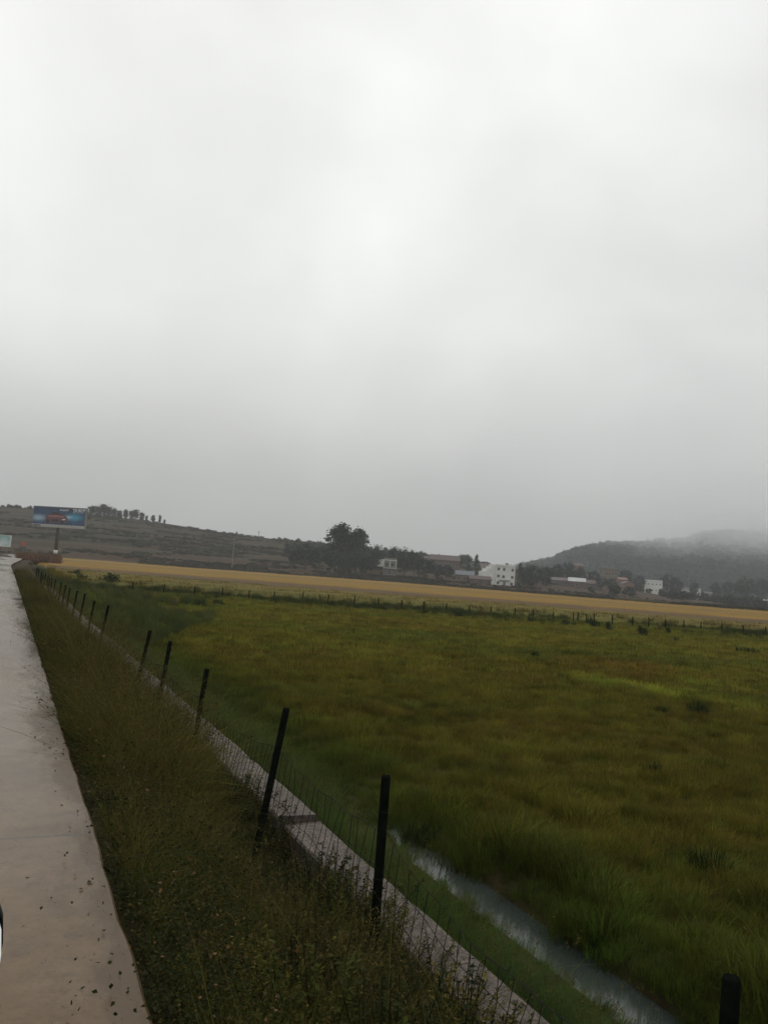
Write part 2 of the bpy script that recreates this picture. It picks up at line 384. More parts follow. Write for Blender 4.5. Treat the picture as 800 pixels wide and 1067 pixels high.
# sources
src('meadow', [multi('meadow', [(*blades(70, .10, .24, .15, .006, .55, s), 0)]+[(*q, 1) for q in spikes(1, .2, .3, .12, s+40, .03, .003, .002)], [M['grass'], M['seed']]) for s in range(5)])
src('meadow_far', [multi('meadow_far', [(*blades(46, .10, .26, .30, .022, .5, s+10, segs=2), 0)], [M['grass']]) for s in range(4)])
def verge_proto(s):
    a, b = spikes(7, .4, .85, .14, s+3, .06, .005, .003)
    return multi('verge_grass', [(*blades(90, .15, .6, .16, .0055, .7, s), 0), (*a, 1), (*b, 2)], [M['grass'], M['straw'], M['seed']])
src('verge_grass', [verge_proto(s) for s in range(5)])
def weed_proto(s, h):
    a, b = weed_plant(11, h, .20, 26, .026, .0058, s); c, d = weed_plant(4, h*1.05, .2, 2, .011, .006, s+50)
    return multi('weed', [(*a, 0), (*b, 0), (*d, 1), (*blades(30, .1, h*.9, .16, .005, .6, s), 0)], [M['weed'], M['petal'] if s % 3 == 0 else M['weed']])
src('weed', [weed_proto(s, .34+.05*(s % 3)) for s in range(6)])
def creeper_proto(s):
    r = np.random.default_rng(s); n = 240; C = np.stack([r.normal(0, .15, n), r.normal(0, .15, n), np.abs(r.normal(.08, .06, n))], -1); D = np.stack([r.normal(0, 1, n), r.normal(0, 1, n), r.uniform(.0, .9, n)], -1)
    return multi('creeper', [(*leaves(C, D, .020, .0065, s), 0), (*leaves(C[:2]+[0, 0, .05], D[:2], .02, .008, s), 1)], [M['weed'], M['rust_leaf']])
src('creeper', [creeper_proto(s) for s in range(4)])

def mixp(*cs):
    c = np.array([x[0] for x in cs]); w = np.array([x[1] for x in cs]); w = w/w.sum()
    def pick(n): return c[rng.choice(len(c), n, p=w)]*rng.uniform(.75, 1.25, (n, 1))
    return pick
def meadow_tint(X, Y):
    n = len(X); u = X*r0.x+Y*r0.y; z = X*f0.x+Y*f0.y
    a = vnoise(u*.35, z, 21, 4.5, 3)[:, None]; b = vnoise(u*.5, z, 22, 1.6, 2)[:, None]
    olive = np.array([.120, .108, .026]); brown = np.array([.122, .098, .026]); green = np.array([.078, .088, .024])
    c = olive*(1-sm(.52, .72, a))+brown*sm(.52, .72, a); c = c*(1-sm(.5, .25, a)*0)+0
    g = sm(.55, .75, b)*.55+sm(.42, .28, a)*.7; g = np.clip(g, 0, 1); c = c*(1-g)+green*g
    L = X
    wet = np.exp(-((L-3.7)/1.1)**2)[:, None]*.85; c = c*(1-wet)+np.array([.045, .072, .018])*wet
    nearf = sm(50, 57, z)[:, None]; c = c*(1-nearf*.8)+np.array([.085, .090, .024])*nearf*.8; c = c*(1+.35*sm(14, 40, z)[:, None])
    # the pale green streak and the rusty patch behind it
    px, zz = col_of(X, Y)
    s1 = (np.exp(-((z-(22.5-(px-640)*.022))/1.0)**2)*sm(585, 640, px)*(1-sm(700, 790, px)*.7))[:, None]
    s1 = s1+(np.exp(-((z-(24-(px-740)*.02))/.8)**2)*sm(690, 730, px)*(1-sm(770, 800, px)))[:, None]*.8
    s1 = np.clip(s1, 0, 1); c = c*(1-s1)+np.array([.20, .215, .042])*s1
    s2 = (np.exp(-((z-(28-(px-640)*.02))/2.6)**2)*sm(560, 640, px)*(1-sm(680, 730, px)))[:, None]*.6; c = c*(1-s2)+np.array([.17, .10, .03])*s2
    c = c*(.6+.75*vnoise(X, Y, 95, .55, 3)[:, None])*np.array([.97, .98, .62])
    return c*rng.uniform(.45, 1.55, (n, 1))*(1+rng.normal(0, .10, (n, 3)))
def view_pts(n, za, zb, pw, xa=-70, xb=870):
    """random ground points between two distances, denser near by"""
    uu = rng.uniform(0, 1, n); z = (za**pw+(zb**pw-za**pw)*uu)**(1/pw); px = rng.uniform(xa, xb, n)
    X = f0.x*z+r0.x*(px-W/2)/F*z; Y = f0.y*z+r0.y*(px-W/2)/F*z; return X, Y, z
# near meadow
X, Y, z = view_pts(36000, 3.2, 22, 1.25, -100, 1150); L = X
k = (L > 2.86) & (Y > -1.5); X, Y, L = X[k], Y[k], L[k]
wat = (np.abs(L-3.80-.04*np.sin(Y*2.1)-.10*(vnoise(Y, Y*0, 4, .3, 2)-.5)) < .15-.05*np.sin(Y*3.3)) & (Y < 6.2); X, Y, L = X[~wat], Y[~wat], L[~wat]
sc = rng.uniform(.5, 1.05, len(X))*(1+.75*np.exp(-((L-4.6)/.4)**2)*sm(.45, .8, vnoise(X, Y, 93, .5, 2))*.7)*(1-.62*(1-sm(3.35, 4.2, L))*(1-sm(8, 10, Y)))*(.6+.65*sm(.25, .8, vnoise(X, Y, 91, .42, 3)))
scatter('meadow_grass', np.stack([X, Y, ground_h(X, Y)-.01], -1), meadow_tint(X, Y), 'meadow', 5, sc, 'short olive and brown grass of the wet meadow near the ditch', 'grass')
X, Y, z = view_pts(40000, 18, 66, 1.2, -60, 880); k = (X > 2.9); X, Y, z = X[k], Y[k], z[k]
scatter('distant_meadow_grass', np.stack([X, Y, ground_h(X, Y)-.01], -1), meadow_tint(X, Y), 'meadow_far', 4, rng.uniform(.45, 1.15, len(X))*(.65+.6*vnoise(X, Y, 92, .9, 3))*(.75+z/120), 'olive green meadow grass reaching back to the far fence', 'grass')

# scattered weed stalks standing in the meadow
def meadow_stalks():
    X, Y, z = view_pts(420, 6, 55, 1.0, -60, 900); k = (X > 4.6) & (vnoise(X, Y, 58, 5, 2) > .48); X, Y = X[k], Y[k]; n = len(X)
    scatter('meadow_stalks', np.stack([X, Y, ground_h(X, Y)-.02], -1), np.array([.045, .050, .016])*rng.uniform(.6, 1.5, (n, 1)), 'tall_weed', 5, rng.uniform(.3, .6, n), 'thin dark weed stalks standing above the meadow grass', 'weeds')
# verge
def verge_pts(n, ya, yb, pw, la, lb):
    Y = (ya**pw+(yb**pw-ya**pw)*rng.uniform(0, 1, n))**(1/pw); L = rng.uniform(la, lb, n); X = L+xr(Y)-EDGE; return X, Y, L
def vh(X, Y): return ground_h(X, Y)-.015
dark = mixp(((.016, .022, .007), 4), ((.028, .031, .009), 3), ((.056, .044, .013), 1.5))
yel = mixp(((.072, .074, .014), 3), ((.110, .092, .020), 2), ((.046, .055, .012), 3), ((.11, .072, .020), 1))
def patch(X, Y, s): return vnoise(X, Y*.6, s, .9, 3)
def thin(X, Y, L, a, b, p): k = rng.uniform(0, 1, len(X)) < sm(a, b, p); return X[k], Y[k], L[k], p[k]
def arch_proto(q):
    a, b = spikes(5, .5, .95, .12, q+3, .08, .005, .0028)
    return multi('arching_grass', [(*blades(46, .3, .85, .10, .005, .75, q, 1.1, 4), 0), (*blades(26, .08, .3, .16, .0045, .8, q+5, .8, 3), 0), (*a, 1), (*b, 2)], [M['grass'], M['straw'], M['seed']])
src('arching_grass', [arch_proto(q) for q in range(6)])
def stem_proto(q):
    a, b = weed_plant(4, .85, .22, 30, .030, .006, q+200); r_ = np.random.default_rng(q); n_ = 60
    C = np.stack([r_.normal(0, .13, n_), r_.normal(0, .13, n_), r_.uniform(.45, .9, n_)], -1)
    return multi('tall_weed', [(*a, 1), (*b, 0), (*leaves(C, r_.normal(0, 1, (n_, 3))+[0, 0, .5], .022, .005, q), 2)], [M['weed'], M['straw'], M['seed']])
src('tall_weed', [stem_proto(q) for q in range(5)])
def low(L, Y): return 1-.42*sm(1.3, 2.1, L)*(1-sm(13, 18, Y))-.08*(1-sm(2, 4, Y))-.5*sm(1.3, 1.8, L)*sm(17, 23, Y)
meadow_stalks()
def lumps(X, Y): return vnoise(X, Y*.7, 19, .75, 2)
X, Y, L = verge_pts(3600, .7, 64, .42, .70, 2.5); p = patch(X, Y, 31); q = lumps(X, Y); k = rng.uniform(0, 1, len(X)) < sm(.34, .58, q); X, Y, L, p, q = X[k], Y[k], L[k], p[k], q[k]
scatter('verge_weeds', np.stack([X, Y, vh(X, Y)], -1), np.where((p > .53)[:, None], yel(len(X)), dark(len(X))), 'weed', 6, rng.uniform(.4, 1.2, len(X))*(.55+.5*sm(.8, 1.6, L))*(.6+.9*sm(.4, .75, q))*low(L, Y), 'dark tangled leafy weeds on the verge between road and fence', 'weeds', tilt=.25)
X, Y, L = verge_pts(11500, .7, 64, .46, .72, 2.45); p = patch(X, Y, 31); q = vnoise(X, Y*.6, 23, 1.1, 3); k = rng.uniform(0, 1, len(X)) < .22+.78*sm(.30, .52, q+.15*sm(6, 13, Y)); X, Y, L, p, q = X[k], Y[k], L[k], p[k], q[k]
scatter('verge_grass', np.stack([X, Y, vh(X, Y)], -1), np.where((p+rng.normal(0, .07, len(X)) > .47-.05*sm(6, 12, Y))[:, None], yel(len(X)), dark(len(X))*1.15), 'arching_grass', 6, rng.uniform(.35, .95, len(X))*(.62+.38*sm(.8, 1.5, L))*(.65+.8*sm(.4, .75, q))*(.9+.3*sm(6, 14, Y))*low(L, Y), 'wild arching yellow and green grass with seed heads on the verge', 'grass', tilt=.3)
X, Y, L = verge_pts(1700, .9, 64, .5, .85, 2.45); q = vnoise(X, Y, 29, 1.4, 2); k = rng.uniform(0, 1, len(X)) < sm(.35, .65, q); X, Y, L = X[k], Y[k], L[k]
scatter('tall_weeds', np.stack([X, Y, vh(X, Y)], -1), np.where((rng.uniform(0, 1, len(X)) > .5)[:, None], yel(len(X)), dark(len(X))), 'tall_weed', 5, rng.uniform(.45, 1.05, len(X))*(.55+.45*sm(1.0, 1.7, L))*low(L, Y), 'thin tall weed stalks sticking out of the verge growth', 'weeds', tilt=.3)
X, Y, L = verge_pts(1500, 15.5, 64, .7, 1.7, 2.95); p = patch(X, Y, 13); X, Y, L, p = thin(X, Y, L, .28, .5, p+.2*sm(16, 22, Y))
scatter('fence_line_grass', np.stack([X, Y, np.maximum(vh(X, Y), -1.0)], -1), np.where((p > .5)[:, None], yel(len(X)), dark(len(X))*1.3), 'arching_grass', 6, rng.uniform(.35, .68, len(X)), 'tall rank grass smothering the fence line and wall farther off', 'grass')
X, Y, L = verge_pts(420, 1.2, 17, .6, 2.12, 2.38); q = vnoise(X, Y, 37, .8, 2); k = rng.uniform(0, 1, len(X)) < sm(.36, .62, q); X, Y, L = X[k], Y[k], L[k]
scatter('wall_weeds', np.stack([X, Y, vh(X, Y)], -1), np.where((rng.uniform(0, 1, len(X)) > .6)[:, None], yel(len(X)), dark(len(X))), 'weed', 6, rng.uniform(.7, 1.45, len(X)), 'straggling weeds leaning over the concrete wall and netting', 'weeds', tilt=.25)
X, Y, L = verge_pts(900, 8, 30, .6, .36, .60); q = vnoise(X, Y, 27, 1.2, 2); k = rng.uniform(0, 1, len(X)) < sm(.50, .72, q)*(.25+.75*sm(.42, .58, L)); X, Y, L = X[k], Y[k], L[k]
scatter('edge_sprouts', np.stack([X, Y, np.full(len(X), -.01)], -1), dark(len(X))*1.3, 'creeper', 4, rng.uniform(.12, .38, len(X)), 'small weeds and sods creeping over the concrete road edge', 'weeds')
X, Y, L = verge_pts(3200, .6, 60, .4, .655, 2.4)
scatter('verge_creeper', np.stack([X, Y, vh(X, Y)], -1), dark(len(X)), 'creeper', 4, rng.uniform(.5, 1.2, len(X)), 'low dark leafy ground cover hugging the verge slope', 'weeds')
# grass along the wall foot and ditch banks, and on the other side of the road
X, Y, L = verge_pts(1500, .3, 40, .5, 2.84, 3.5)
scatter('ditch_bank_grass', np.stack([X, Y, vh(X, Y)], -1), mixp(((.06, .105, .022), 2), ((.045, .08, .025), 2), ((.10, .11, .03), 1))(len(X)), 'verge_grass', 5, rng.uniform(.36, .80, len(X))*(1-.62*sm(3.0, 3.35, L)*(Y < 8)), 'fresh green grass between the concrete wall and ditch', 'grass', idx=rng.integers(0, 5, len(X)))
X, Y, L = verge_pts(2500, .5, 64, .6, -9.5, -LW+EDGE-.1)
scatter('opposite_verge_grass', np.stack([X, Y, vh(X, Y)], -1), yel(len(X)), 'verge_grass', 5, rng.uniform(.6, 1.1, len(X)), 'rough grass along the other side of the road', 'grass')

# ------------------------------------------------------------------ concrete channel wall
def wall_material():
    m, nt, b = mat('weathered_concrete'); v = coords(nt); n1 = noise(nt, 3, 6, v, .7); n2 = noise(nt, 26, 6, v, .75)
    a = ramp(nt, n1, [(.3, (.062, .046, .034)), (.7, (.150, .116, .09))]); a = mixc(nt, 1.0, a, ramp(nt, n2, [(.38, (.22, .2, .16)), (.58, (1, 1, 1))]), 'MULTIPLY')
    nt.links.new(a, b.inputs['Base Color']); b.inputs['Roughness'].default_value = .75; bump(nt, b, n2, .5, .02); return m
WM = wall_material()
wr = empty('channel_wall', (2.6, 0, -1.1)); tag(wr, 'low weathered concrete channel wall stepping down between the verge and ditch', 'wall')
def wall_sec(y0, y1, top, x0, x1, seed):
    r = random.Random(seed); n = max(2, int((y1-y0)/.3)); vs = []; fs = []
    for i in range(n+1):
        y = y0+(y1-y0)*i/n; a = (r.random()-.5)*.02; b = (r.random()-.5)*.02; t = top+(r.random()-.5)*.012
        vs += [(x0+a-2.6, y, -.3), (x0+a-2.6, y, t+1.08), (x0+a-2.585, y, t+1.1), (x1+b-2.615, y, t+1.1+(r.random()-.5)*.01), (x1+b-2.6, y, t+1.08), (x1+b-2.6, y, -.3)]
    for i in range(n):
        for k in range(5): q = i*6+k; fs.append((q, q+1, q+7, q+6))
    fs += [tuple(range(6))[::-1], tuple(n*6+k for k in range(6))]
    MB().add(vs, fs).build('wall_section', WM, wr)
YS = on(326, 853, -.7).y
wall_sec(-6, YS, -.73, 2.42, 2.78, 1); wall_sec(YS+.012, YS+9.5, -.66, 2.36, 2.74, 2); wall_sec(YS+9.52, YS+20, -.68, 2.37, 2.75, 3); wall_sec(YS+20.02, 58, -.7, 2.38, 2.76, 4)

# ------------------------------------------------------------------ ditch water
def water_material():
    m, nt, b = mat('ditch_water'); b.inputs['Base Color'].default_value = (.03, .038, .034, 1); b.inputs['Roughness'].default_value = .12; b.inputs['IOR'].default_value = 1.42
    bump(nt, b, noise(nt, 5, 3, coords(nt)), .08, .02); return m
ys_ = np.arange(-8, 8.6, .3); mb = MB(); vs = []
for y in ys_: vs += [(3.3, y, -1.09), (4.35, y, -1.09)]
w_ = mb.add(vs, [(2*i, 2*i+1, 2*i+3, 2*i+2) for i in range(len(ys_)-1)]).build('ditch_water', water_material()); tag(w_, 'narrow strip of grey water in the ditch beside the wall', 'water', kind='structure')

# ------------------------------------------------------------------ roadside fence
def make_post(name, h, r, mat_):
    root = empty(name); rr = random.Random(3)
    pts_ = [(0, 0, -.25), (0, 0, 0), (.004, 0, h*.5), (0, .003, h-.012), (0, .003, h)]
    MB().tube(pts_, [r*1.03, r*1.03, r, r*.97, r*.86], 12).build('shaft', mat_, root, True)
    for k in (.35, .6, .86):
        mb = MB(); ring = [((r*1.08)*math.cos(a), (r*1.08)*math.sin(a), h*k+.004*math.sin(3*a)) for a in np.linspace(0, 6.28, 13)]
        mb.tube(ring, .0022, 4); mb.tube([(r*1.05, 0, h*k), (r+.03, .01, h*k-.02)], .002, 4); mb.build('wire_tie', M['wire'], root)
    return root
post0 = make_post('fence_post', 1.5, .029, M['post'])
PL = 2.2
tops = [(763, 1018, 2), (402, 808, 0), (299, 738, 8), (216, 697, 5), (178, 668, 6), (157, 657, 9), (113.5, 631, 8), (99, 626, 7), (89, 618.5, 6), (81, 615.5, 6), (73.5, 613, 5), (69, 609.5, 5), (64.5, 606.5, 4), (58.5, 603.5, 4)]
posts = []
for (x, y, ln) in tops:
    d = ray(x, y); s = PL/d.x if d.x > 0 else 0
    p = CAM+d*s                                  # the top, on the fence line
    posts.append((p, ln))
yy = posts[-1][0].y
while yy < 68: yy += 2.5; posts.append((Vector((PL+random.uniform(-.06, .06), yy, .22+random.uniform(-.1, .06))), random.uniform(0, 6)))
ordn = ['nearest', 'second nearest', 'third nearest', 'fourth nearest', 'fifth nearest', 'sixth nearest', 'seventh nearest', 'eighth nearest', 'ninth nearest', 'tenth nearest', 'eleventh nearest', 'twelfth nearest', 'thirteenth nearest', 'fourteenth nearest']+['%s nearest' % q for q in 'fifteenth sixteenth seventeenth eighteenth nineteenth twentieth twenty-first twenty-second twenty-third twenty-fourth twenty-fifth twenty-sixth twenty-seventh twenty-eighth twenty-ninth thirtieth'.split()]
extra = {0: 'top of a dark post cut by the lower edge of the picture', 1: 'upright black post standing in front of the concrete wall and ditch water', 2: 'black post leaning beside the step in the concrete wall',
         3: 'dark leaning post just beyond the wall step, fourth of the roadside fence', 4: 'dark leaning post where the concrete wall vanishes into weeds', 5: 'thin leaning post half sunk in weeds past the end of visible wall'}
fence_tops = []
for i, (p, ln) in enumerate(posts):
    o = post0 if i == 0 else copy_tree(post0)
    lean = R(ln); ax = (r0*math.sin(lean)+z0*math.cos(lean)).normalized(); foot = p-ax*1.5
    o.location = foot; o.rotation_euler = ax.to_track_quat('Z', 'Y').to_euler()
    fence_tops.append((foot, ax))
    tag(o, extra.get(i) or 'dark post in the roadside fence, %s to the camera' % ordn[i], 'fence post', 'dark posts of the roadside fence')
# wire netting
def netting():
    mb = MB(); r = random.Random(5)
    for i in range(len(fence_tops)-1):
        (a, ax), (b, bx) = fence_tops[i], fence_tops[i+1]; d = (b-a).length; near = i < 5
        if d > 8: pass
        nx = max(4, int(d/.115)) if near else 4; hs = [.12, .28, .44, .62, .8, .98, 1.16] if near else [.4, .75, 1.1]
        sag = (.20 if i == 0 else .08)*d/2.4; rad = .0026 if near else .004
        def pt(u, k):
            h = hs[k]; w = math.sin(u*3+i+k*.9)*.018+math.sin(u*23+k*1.7+i)*.008
            return a.lerp(b, u)+ax.lerp(bx, u)*(h-sag*4*u*(1-u)*(h/1.2)**1.5)+Vector((w, 0, w*.6))
        for k in range(len(hs)): mb.tube([pt(j/nx, k) for j in range(nx+1)], rad*(1.25 if k in (0, len(hs)-1) else 1), 4, caps=False)
        if near:
            for j in range(1, nx):
                off = r.uniform(-.3, .3)/nx; mb.tube([pt(j/nx+off*math.sin(k*1.3+j), k) for k in range(len(hs))], rad, 4, caps=False)
    o = mb.build('wire_netting', M['wire']); tag(o, 'thin sagging wire netting strung along the dark roadside posts', 'wire fence')
netting()

# ------------------------------------------------------------------ far fence across the meadow
far_tops = [(139, 609.5), (171, 611), (203, 611), (232, 613), (260, 615), (286, 616), (315.5, 617), (342, 619.5), (369.5, 621), (395, 624), (419, 625), (442, 626.5), (465.5, 628.5), (489, 631), (511, 632.5), (536, 634), (555.5, 635.5), (576.5, 637), (597.5, 638), (602, 638.3), (611, 640), (619, 640), (637.5, 640.5), (659, 642.5), (675.5, 643.7), (693, 646), (712, 647.6), (729.5, 648.6), (752, 650.5), (774, 652), (797, 654)]
fp = make_post('field_post', 1.05, .042, M['post'])
fl = []
for i, (x, y) in enumerate(far_tops):
    p = at(x, y, 60+.5*math.sin(i)); p.z = FIELD
    o = fp if i == 0 else copy_tree(fp)
    o.location = p; hgt = at(x, y, 60).z-FIELD; o.scale = (1, 1, max(.7, min(1.3, hgt/1.05))); a = (random.uniform(-.05, .05), random.uniform(-.05, .05), 0); o.rotation_euler = a
    fl.append(p+Vector((0, 0, hgt*.93)))
    tag(o, 'thin dark post in the far meadow fence, %s from its left end' % ('%s' % ordn[i].replace(' nearest', '') if i and i < 30 else ('first' if i == 0 else 'thirty-first')), 'fence post', 'posts of the far meadow fence')
mb = MB()
for k, dz in enumerate((0, .3, .6)):
    for a, b in zip(fl[:-1], fl[1:]):
        mid = a.lerp(b, .5)-Vector((0, 0, .05+dz)); mb.tube([a-Vector((0, 0, dz)), mid, b-Vector((0, 0, dz))], .004, 3, caps=False)
tag(mb.build('fence_wire', M['wire']), 'thin wires joining the far meadow fence posts', 'wire fence')

# ------------------------------------------------------------------ weeds and shrubs by the far fence
def rush_proto(s): return multi('rush', [(*blades(130, .35, .9, .22, .014, .35, s, .3, 2), 0)], [M['grass']])
src('rush', [rush_proto(s) for s in range(4)])
n = 2400; px = rng.uniform(60, 900, n); z = 60.0+rng.normal(0, 2.5, n)+3*vnoise(px, px*0, 9, 60, 2)
X = f0.x*z+r0.x*(px-W/2)/F*z; Y = f0.y*z+r0.y*(px-W/2)/F*z
k = (vnoise(X, Y, 61, 5, 2) > .36) & (X > 3); X, Y = X[k], Y[k]
scatter('fence_weeds', np.stack([X, Y, ground_h(X, Y)-.02], -1), mixp(((.026, .040, .012), 4), ((.07, .072, .018), 2), ((.042, .054, .014), 3), ((.085, .062, .02), .6))(len(X)), 'rush', 4, rng.uniform(.35, .85, len(X)), 'dark green weeds growing thick along the far meadow fence', 'weeds')
# tall green growth behind the roadside fence
n = 1700; px = rng.uniform(30, 230, n); z = rng.uniform(36, 112, n)*np.where(px > 120, .58, 1); X = f0.x*z+r0.x*(px-W/2)/F*z; Y = f0.y*z+r0.y*(px-W/2)/F*z
k = (X > 2.9) & (vnoise(X, Y, 8, 7, 2) > .30+.3*sm(120, 230, px[:])); X, Y = X[k], Y[k]
scatter('corner_weeds', np.stack([X, Y, ground_h(X, Y)-.02], -1), mixp(((.045, .062, .020), 3), ((.075, .088, .024), 2), ((.095, .08, .028), 1))(len(X)), 'rush', 4, rng.uniform(.3, .95, len(X)), 'lush green weeds filling the corner where both fences meet', 'weeds')

def rush_clump(x, y, w, h, label, z=None):
    p = on(x, y, FIELD); zz = (p-CAM).dot(f0); r = w*zz/F/2; hh = h*zz/F
    p.z = float(ground_h(p.x, p.y))-.02
    V, f = blades(int(230), hh*.4, hh, r*.8, max(.01, zz*.0007), .4, int(x*7+y), .3, 3)
    o = link(bpy.data.objects.new('rush_clump', np_mesh('rush_clump', V, f, M['rush_fixed']))); o.location = p
    tag(o, label, 'rush clump', 'dark rush clumps in the meadow')
print('XR', [(y, round(float(xr(y)), 2)) for y in (60, 70, 90, 110, 130, 150, 170)], [tuple(round(c, 1) for c in p) for p in road_far])
M['rush_fixed'] = leafmat('rush_leaves', .2, .8, .03, fixed=(.018, .030, .010))
rush_clump(726, 747, 26, 27, 'tall green rush clump by the pale grass streak')
rush_clump(689, 745, 14, 13, 'small green rush clump left of the tall one by the pale streak')
rush_clump(679, 812, 18, 24, 'thin dark spiky clump alone in the open brown meadow')
rush_clump(736, 912, 52, 36, 'broad dark rush clump in the near right meadow, largest of them')
rush_clump(597, 716, 16, 8, 'low green clump at the start of the pale streak')
rush_clump(557, 688, 6, 12, 'single thin stalky tuft in the middle of the meadow')
rush_clump(376, 742, 30, 12, 'low wide dark tuft near the ditch end and second post')
rush_clump(556, 893, 40, 22, 'dark clump on the far bank just above the ditch water')
rush_clump(436, 868, 44, 30, 'dark overhanging clump where the ditch water begins')
rush_clump(779, 681, 30, 9, 'flat dark clump near the right end of far fence')

def shrub_mesh(seed, n=900, hole=.5):
    r = np.random.default_rng(seed); k = 9; cc = np.stack([r.normal(0, .33, k), r.normal(0, .33, k), r.uniform(.2, .85, k)], -1)
    C = np.repeat(cc, n//k, 0)+r.normal(0, .13, (n//k*k, 3)); C[:, 2] = np.abs(C[:, 2]); D = r.normal(0, 1, C.shape)+[0, 0, .4]
    return leaves(C, D, .12, .05, seed)
M['shrub'] = leafmat('shrub_leaves', .2, .8, .03, fixed=(.028, .042, .013))
SH = [np_mesh('shrub', *shrub_mesh(s), M['shrub']) for s in range(4)]
shr = [(667, 664, 14, 13, 'darkest round shrub below the far fence, below the white block'), (633, 658, 11, 11, 'round dark shrub by far fence, just left of the darkest one'), (617, 655, 12, 12, 'dark shrub by far fence under the pink house'), (588, 653, 14, 8, 'low dark shrub by far fence right of the white house'),
       (552, 650, 10, 8, 'small dark shrub at far fence below the tall conifer'), (477, 645, 14, 9, 'low bush below far fence, straight under the small dark conifer'), (227, 632, 18, 8, 'wide low bush at far fence, under the hilltop pole'), (203, 633, 18, 9, 'wide dark bush at left stretch of far fence'), (155, 628, 10, 9, 'small bush between two left posts of far fence'),
       (695, 662, 9, 9, 'small bush at far fence right of the white block'), (703, 670, 8, 7, 'tiny bush in front of far fence at right'), (112, 611, 32, 14, 'broad green bush behind the roadside fence in the corner'), (78, 603, 18, 10, 'green bush behind the farthest roadside posts')]
for i, (x, y, w, h, lb) in enumerate(shr):
    p = on(x, y, FIELD); zz = (p-CAM).dot(f0); o = link(bpy.data.objects.new('shrub', SH[i % 4])); o.location = p-Vector((0, 0, .05)); s = zz/F
    o.scale = (w*s/1.5, w*s/1.5, h*s/1.05); o.rotation_euler.z = i*1.3; tag(o, lb, 'shrub', 'shrubs along the fences')

# ------------------------------------------------------------------ rice fields beyond the far fence
def rice_material():
    m, nt, b = mat('ripe_rice'); v = coords(nt, 'Object'); b.inputs['Roughness'].default_value = .9; b.inputs['Specular IOR Level'].default_value = .15
    bd = N(nt, 'ShaderNodeAttribute', attribute_type='GEOMETRY', attribute_name='band').outputs['Fac']
    gold = (.235, .138, .016); olive = (.125, .108, .011); stub = (.105, .060, .026); green = (.07, .072, .012)
    a = ramp(nt, bd, [(0, green), (.10, olive), (.20, (.145, .10, .014)), (.30, olive), (.34, stub), (.5, (.10, .062, .03)), (.60, (.12, .072, .028)), (.66, (.10, .062, .026)), (.69, gold), (.80, (.21, .125, .018)), (.82, (.13, .085, .017)), (.85, gold), (1, (.205, .115, .016))])
    n1 = noise(nt, .09, 5, coords(nt, 'Object', (1, 1, 1)), .7); n2 = noise(nt, 1.3, 5, v, .75)
    a = mixc(nt, 1.0, a, ramp(nt, n1, [(.3, (.75, .78, .75)), (.7, (1.12, 1.08, 1.05))]), 'MULTIPLY'); a = mixc(nt, 1.0, a, ramp(nt, n2, [(.3, (.7, .7, .7)), (.7, (1.1, 1.1, 1.1))]), 'MULTIPLY')
    nt.links.new(a, b.inputs['Base Color']); bump(nt, b, n2, .8, .3); return m
def zfar(px): return np.interp(px, [-900, 60, 200, 400, 540, 668, 800, 1200], [420, 350, 285, 275, 222, 195, 180, 165])
def zb1(px): return np.interp(px, [-900, 60, 300, 700, 1200], [118, 104, 94, 78, 71])
def zb2(px): return np.interp(px, [-900, 60, 300, 700, 1200], [168, 126, 114, 94, 84])
pxs = np.linspace(-900, 1700, 300); tt_ = np.linspace(0, 1, 110)**1.5
PX, TT = np.meshgrid(pxs, tt_); ZF = zfar(PX); ZZ = 63+TT*(ZF-63)
UX = (PX-W/2)/F*ZZ; X = f0.x*ZZ+r0.x*UX; Y = f0.y*ZZ+r0.y*UX
keep_left = sm(0, 4, X-(xr(np.minimum(Y, 130))+1.5)-np.where(ZZ < 180, (180-ZZ)*.01, 0))
wob = (vnoise(X, Y, 6, 18, 2)-.5)*8+(vnoise(X, Y, 7, 3, 2)-.5)*7*TT
B1, B2 = zb1(PX), zb2(PX); ZW = ZZ+wob
band = np.where(ZW < B1, (ZW-60)/(B1-60), np.where(ZW < B2, 1+(ZW-B1)/(B2-B1), 2+(ZW-B2)/(ZF-B2)))
hh = FIELD+.05+.5*sm(63, 69, ZZ)*(1-.6*np.exp(-((band-1.5)/.42)**2))+(vnoise(X, Y, 3, 2.5, 3)-.5)*.22-.5*sm(.985, 1, TT)
hh = np.where(keep_left > .5, hh, FIELD-.9)
me_ = grid_mesh('rice_field', X, Y, hh, rice_material()); at_ = me_.attributes.new('band', 'FLOAT', 'POINT'); at_.data.foreach_set('value', (band/3).ravel().astype(np.float32))
rf = link(bpy.data.objects.new('rice_field', me_)); tag(rf, 'golden ripe rice field in long strips beyond the far fence', 'rice field', kind='structure')
src('rice', [multi('rice', [(*blades(50, .45, .8, .45, .045, .45, s, .6, 2), 0)], [M['grass']]) for s in range(3)])
n = 9000; z = (66**.6+(150**.6-66**.6)*rng.uniform(0, 1, n))**(1/.6); px = rng.uniform(-40, 880, n); X = f0.x*z+r0.x*(px-W/2)/F*z; Y = f0.y*z+r0.y*(px-W/2)/F*z
k = (X > xr(np.minimum(Y, 130))+4) & (z < zb1(px)-2); X, Y, z = X[k], Y[k], z[k]
nn = vnoise(X, Y, 77, 22, 3)[:, None]; tt = np.array([.10, .090, .013])*(1-nn)+np.array([.145, .10, .015])*nn; tt = tt*(1-sm(76, 66, z)[:, None]*.4)
scatter('rice_stalks', np.stack([X, Y, np.full(len(X), FIELD)], -1), tt*rng.uniform(.75, 1.2, (len(X), 1)), 'rice', 3, rng.uniform(.8, 1.15, len(X)), 'yellow green rice stalks just beyond the far fence', 'rice')

